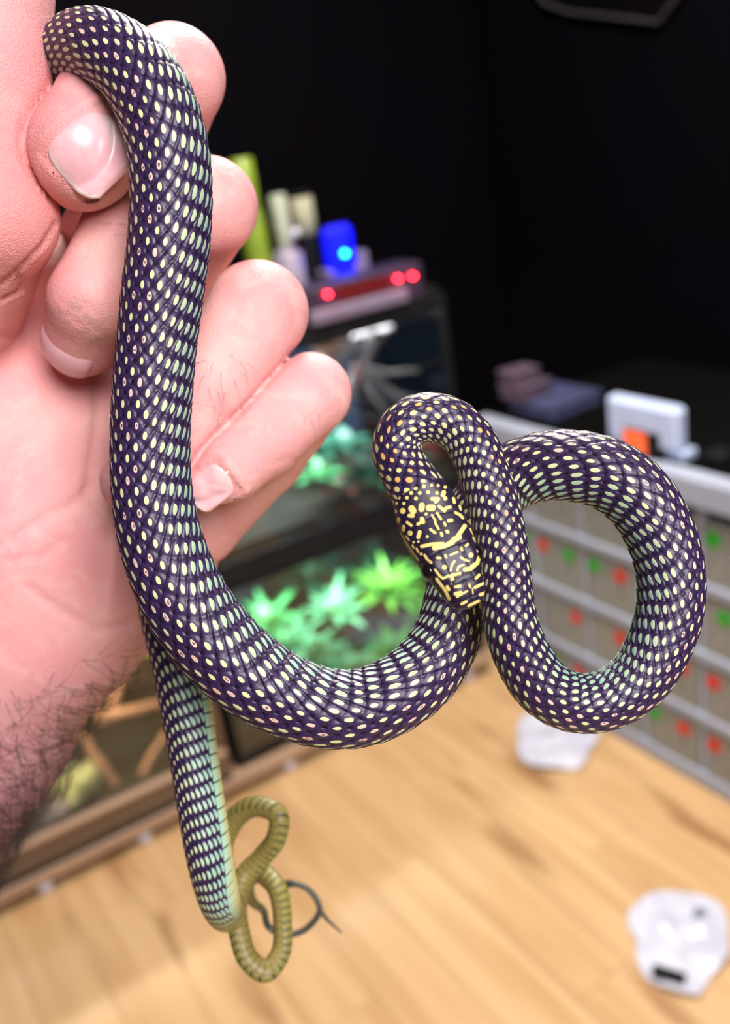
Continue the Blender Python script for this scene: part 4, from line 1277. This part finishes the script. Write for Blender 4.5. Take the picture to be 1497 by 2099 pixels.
m_grey = mat('grey plastic', (0.24, 0.20, 0.26), rough=0.4)
m_gsh = mat('green plastic', (0.20, 0.28, 0.02), (0.13, 0.2, 0.02), rough=0.4)
sp_t = bottle('spray_bottle', 'grey spray bottle with white trigger on the upper terrarium', (585, 500), 1.99, on_y(560, 400, 1.99)[2], 0.034, m_grey, mat('grey green cap', (0.33, 0.36, 0.27), rough=.4), 0.6, 0.5)
MB().lathe([(0.009, -.004), (0.010, 0.0), (0.006, .004)], n=14, axis='y', c=(0.012, -0.036, on_y(582, 482, 1.95)[2] - ZT)).build('nozzle', m_white, sp_t, True)
bottle('green_bottle', 'tall yellow green bottle behind the knuckles', (505, 400), 2.03, on_y(505, 322, 2.03)[2], 0.030, m_gsh, m_gsh, 0.72, 0.8)
tb = bottle('label_jar', 'black bottle with a cream label beside a red one', (622, 445), 2.12, on_y(622, 392, 2.12)[2], 0.026, m_black, m_black, 0.98, 0.9)
q_ = on_y(622, 482, 2.12)[2] - ZT
MB().lathe([(0.0255, q_), (0.0272, q_ + .001), (0.0272, q_ + .085), (0.0255, q_ + .086)], n=20).build('label', mat('cream paper', (0.36, 0.35, 0.22), rough=.7), tb, True)
bottle('red_bottle', 'slim dark red bottle between grey sprayer and cream label', (594, 430), 2.15, on_y(594, 405, 2.15)[2], 0.017, mat('dark red plastic', (0.16, 0.004, 0.004), rough=.35), m_black, 0.96, 0.9)

# ------------------------------------------------------------------ drawer rack along the side wall
m_shelf = mat('pale grey blue shelf', (0.37, 0.40, 0.49), (0.34, 0.37, 0.46), rough=0.45, scale=8)
m_clear = glass_mat('milky clear plastic', haze=0.42, hazecol=(0.60, 0.60, 0.56))
m_bed = mat('beige bedding', (0.46, 0.40, 0.30), (0.34, 0.30, 0.24), rough=0.95, scale=30, bump=.6)
m_sr = mat('red sticker', (0.78, 0.035, 0.02), rough=.5)
m_sg = mat('green sticker', (0.01, 0.42, 0.012), rough=.5)
rk = empty('drawer_rack', (1.65, 1.35, 0)); tag(rk, 'pale grey shelf rack with rows of clear plastic boxes', 'rack')
YC = [0.521 + 0.166 * k for k in range(9)]
ZS = [(0.0, 0.036), (0.163, 0.187), (0.318, 0.342), (0.478, 0.502), (0.668, 0.726)]
for z0, z1 in ZS:
    part(rk, 'shelf', MB().box(XR - (0.012 if z1 > .7 else 0), 1.90, YC[0] - .01, YC[-1] + .01, z0, z1, .003), m_shelf)
for i in range(4):
    for y in YC:
        part(rk, 'divider', MB().box(XR + 0.008, 1.89, y - .0075, y + .0075, ZS[i][1], ZS[i + 1][0]), m_shelf)
part(rk, 'back_board', MB().box(1.89, 1.90, YC[0], YC[-1], 0.036, .67), m_shelf)
stick_px = {}
dots = {(3, 6): [('r', 1.641), ('g', 1.560)], (3, 5): [('g', 1.451), ('r', 1.411)], (2, 6): [('r', 1.660), ('g', 1.564)], (2, 5): [('g', 1.483), ('r', 1.402)],
        (1, 4): [('g', 1.317), ('r', 1.237)], (1, 3): [('r', 1.159)], (0, 4): [('g', 1.317), ('r', 1.237)], (0, 3): [('r', 1.159)], (3, 3): [('g', 1.152)], (2, 3): [('g', 1.127)],
        (1, 6): [('r', 1.555)], (1, 7): [('g', 1.75)], (3, 4): [('g', 1.20)], (0, 5): [('g', 1.40)], (2, 4): [('g', 1.21)]}
st_me = {}
for kk_, mm in (('r', m_sr), ('g', m_sg)):
    st_me[kk_] = MB().lathe([(0.0175, 0.0), (0.0175, -0.0012)], n=18, axis='x').mesh('sticker'); st_me[kk_].materials.append(mm)
rown = ['bottom', 'second', 'third', 'top']
YREF = {}
for i in range(4):
    zb, zt = ZS[i][1], ZS[i + 1][0]
    for j in range(1, 8):
        y0, y1 = YC[j - 1] if False else YC[j], YC[j] + 0.166
        a0, a1 = y0 + .012, y1 - .012
        # index j counts from the near end; the photo shows columns from 1.02 to 1.85
        cellkey = (i, j - 0)
        t = empty('plastic_box', (XR + .2, (a0 + a1) / 2, zb))
        ht = min(zt - zb - .012, 0.125)
        w = 0.002
        fw_ = part(t, 'front_wall', MB().box(XR + .006, XR + .009, a0, a1, zb + .001, zb + ht, .0008), m_clear)
        part(t, 'tub', MB().box(XR + .009, 1.80, a0, a0 + w, zb + .001, zb + ht).box(XR + .009, 1.80, a1 - w, a1, zb + .001, zb + ht).box(1.798, 1.80, a0, a1, zb + .001, zb + ht).box(XR + .009, 1.80, a0, a1, zb + .001, zb + .003), m_clear)
        part(t, 'lid', MB().box(XR + .004, 1.80, a0 - .003, a1 + .003, zb + ht, zb + ht + .006, .001), m_clear)
        rs = random.Random(i * 10 + j)
        part(t, 'bedding', MB().box(XR + .012, 1.79, a0 + .004, a1 - .004, zb + .004, zb + rs.uniform(.03, .06), .006), m_bed)
        hx = rs.uniform(.02, .09)
        part(t, 'hide', MB().box(XR + .03, XR + .10, a0 + hx, a0 + hx + .045, zb + .03, zb + rs.uniform(.06, .09), .012), rs.choice([m_pale, m_cork, m_stick]))
        lst = None
        for (ri, ci), v in dots.items():
            if ri == i and a0 - .02 < v[0][1] < a1 + .02: lst = v
        if lst is None: lst = [(rs.choice('rg'), a0 + .03), (rs.choice('rg'), a1 - .03)] if rs.random() < .6 else [(rs.choice('rg'), a0 + .05)]
        for cc, yy in lst:
            o = link('sticker', st_me[cc], None, None, (XR + .0058, min(max(yy, a0 + .018), a1 - .018), zt - 0.040 if i != 3 else zb + .1)); o.parent = fw_
            o['label'] = 'round ' + ('red' if cc == 'r' else 'green') + ' sticker'
        ords = ['nearest', 'second nearest', 'third nearest', 'middle', 'third farthest', 'second farthest', 'farthest'][j - 1]
        tag(t, 'clear plastic box in the %s row of the rack, %s of its row' % (rown[i], ords), 'box', 'clear boxes in the rack')

# controller on the rack
m_ctrl = mat('white controller plastic', (0.52, 0.60, 0.82), (0.48, 0.56, 0.78), rough=.4)
o = MB().box(XR + .03, 1.96, YC[0], YC[-1], .726, .732, .002).build('darkening_mat', mat('black cover', (0.003, 0.003, 0.003), rough=0.95, spec=0.03)); tag(o, 'black cover mat added to darken the drawer rack top', 'mat')  # dark sheet added so the lit rack top stays black
t = empty('thermostat', (1.42, 1.32, .726)); tag(t, 'white box controller with an orange display standing on the rack', 'controller')
yA, yB = on_x(1245, 900, 1.40)[1], on_x(1397, 900, 1.40)[1]
zT_ = .733 + .108
part(t, 'body', MB().box(1.40, 1.435, yB + .012, yA, .750, zT_, .008), m_ctrl)
part(t, 'foot', MB().box(1.412, 1.45, yB + .004, yB + .05, .7325, .752, .003), m_ctrl)
part(t, 'foot', MB().box(1.412, 1.45, yA - .05, yA - .004, .7325, .752, .003), m_ctrl)
o_ = on_x(1305, 905, 1.398)
wnd = part(t, 'window', MB().box(1.396, 1.402, o_[1] - .060, o_[1] + .034, o_[2] - .030, o_[2] + .026, .002), m_black)
o = part(t, 'display', MB().box(1.393, 1.3965, o_[1] - .028, o_[1] + .030, o_[2] - .024, o_[2] + .022), mat('orange display', (.5, .08, .02), emit=(1.0, .12, .03), es=.9)); o.parent = wnd; o.matrix_parent_inverse = Matrix()
t = empty('cable_plug', (1.45, 1.19, .726)); tag(t, 'small dark plug with a coiled lead beside the white controller', 'plug')
part(t, 'case', MB().box(1.43, 1.48, 1.165, 1.215, .7325, .757, .006), m_black)
part(t, 'cable', MB().tube([(1.455, 1.165, .735), (1.47, 1.10, .731), (1.52, 1.07, .731), (1.58, 1.10, .731), (1.62, 1.2, .731)], 0.0035, 6), m_black, True)

# boxes stacked in the dark corner
m_mauve = mat('mauve card', (0.09, 0.055, 0.085), (0.07, 0.045, 0.07), rough=.7)
m_slate = mat('slate blue plastic', (0.055, 0.06, 0.14), (0.045, 0.05, 0.11), rough=.5)
def carton(label, c, w, d, h, m, rz, z):
    t = empty('carton', (c[0], c[1], z), rz); tag(t, label, 'box')
    MB().box(-w / 2, w / 2, -d / 2, d / 2, 0, h * .82, .003).build('body', m, t)
    MB().box(-w / 2 - .003, w / 2 + .003, -d / 2 - .003, d / 2 + .003, h * .80, h, .003).build('lid', m, t)
cc = (1.56, 1.765)
carton('flat slate blue box lowest of the stack in the dark corner', (1.52, 1.725), .16, .15, .034, m_slate, .05, .733)
carton('mauve box in the middle of the corner stack', (1.475, 1.775), .10, .08, .036, m_mauve, .12, .768)
carton('small mauve box on top of the corner stack', (1.465, 1.785), .08, .06, .032, m_mauve, -.08, .805)

# scraps of clear plastic sheet lying on the boards
m_sheet = mat('crumpled white plastic sheet', (0.62, 0.62, 0.70), (0.50, 0.50, 0.60), rough=.35, scale=25)
def sheet(label, c, outline, seed, amp, rz=0):
    rs = np.random.RandomState(seed)
    t = empty('plastic_sheet', (c[0], c[1], 0)); tag(t, label, 'sheet')
    k = len(outline); rings = 7
    vs_, fs = [(0, 0, amp * .7 + .004)], []
    n = 40
    ang = np.array([math.atan2(y, x) for x, y in outline]); rr = np.array([math.hypot(x, y) for x, y in outline])
    od = np.argsort(ang); ang, rr = ang[od], rr[od]
    ph = rs.uniform(0, 6, 4)
    for i in range(1, rings + 1):
        for j in range(n):
            a = -math.pi + 2 * math.pi * j / n
            r = np.interp(a, np.concatenate([ang - 2 * math.pi, ang, ang + 2 * math.pi]), np.tile(rr, 3)) * i / rings
            x, y = r * math.cos(a), r * math.sin(a)
            z = amp * (0.5 + 0.5 * math.sin(x * 60 + ph[0]) * math.sin(y * 55 + ph[1])) * (1 - .75 * (i / rings) ** 2) + .003 + amp * .25 * (1 + math.sin(a * 5 + ph[2])) * (i / rings)
            vs_.append((x, y, z))
    for j in range(n): fs.append((0, 1 + j, 1 + (j + 1) % n))
    for i in range(rings - 1):
        for j in range(n):
            a_, b_ = 1 + i * n + j, 1 + i * n + (j + 1) % n
            fs.append((a_, a_ + n, b_ + n, b_))
    n0 = len(vs_)
    mb = MB(); mb.add(vs_ + [(x, y, z - .0012) for x, y, z in vs_], fs + [tuple(i + n0 for i in f[::-1]) for f in fs])
    mb.build('sheet', m_sheet, t, True)
    return t
def rel(pix, c):
    return [tuple((on_z(x, y, 0.004) - c)[:2]) for x, y in pix]
c = on_z(1138, 1530, 0.0)
sheet('crumpled white plastic scrap on the boards below the right snake loop', c, rel([(1068, 1480), (1130, 1450), (1200, 1470), (1208, 1540), (1195, 1572), (1140, 1578), (1088, 1572), (1066, 1520)], c), 3, .022)
c = on_z(1395, 1935, 0.0)
t = sheet('white plastic sheet with a black strip on the boards at lower right', c, rel([(1285, 1880), (1375, 1828), (1480, 1860), (1490, 1920), (1455, 2000), (1430, 2045), (1330, 2010), (1310, 1930)], c), 5, .016)
sa, sb = on_z(1338, 1985, .02) - c, on_z(1405, 2005, .02) - c
ang = math.atan2((sb - sa)[1], (sb - sa)[0]); ln = float(np.hypot(*(sb - sa)[:2]))
MB().box(0, ln, -.012, .012, .012, .022, .003).build('black_strip', m_black, t, False, tuple(sa[:2]) + (0.0,), (0, 0, ang))
sa = on_z(1435, 1868, .02) - c
MB().box(-.014, .014, -.010, .010, .012, .020, .003).build('grey_patch', mat('grey print', (.20, .21, .30), rough=.5), t, False, tuple(sa[:2]) + (0.0,), (0, 0, .4))

# pennant on the side wall
t = empty('wall_pennant', tuple(on_x(1240, 0, 1.985))); tag(t, 'dark wall pennant with a pale piped edge at the top right', 'pennant')
outl = [(1085, -40), (1120, 8), (1165, 24), (1240, 33), (1320, 42), (1352, 46), (1385, 0), (1420, -50), (1440, -160), (1060, -160)]
pts_f = [on_x(x, y, 1.972) for x, y in outl]
mb = MB(); n_ = len(pts_f)
mb.add(pts_f + [p_ + np.array([.012, 0, 0]) for p_ in pts_f], [tuple(range(n_))] + [tuple(range(n_, 2 * n_))[::-1]] + [(i, (i + 1) % n_, n_ + (i + 1) % n_, n_ + i) for i in range(n_)])
part(t, 'cloth', mb, m_wall)
part(t, 'piping', MB().tube([p_ - np.array([.003, 0, 0]) for p_ in pts_f + pts_f[:1]], 0.0055, 7), mat('pale piping', (0.03, 0.027, 0.03), rough=.6), True)
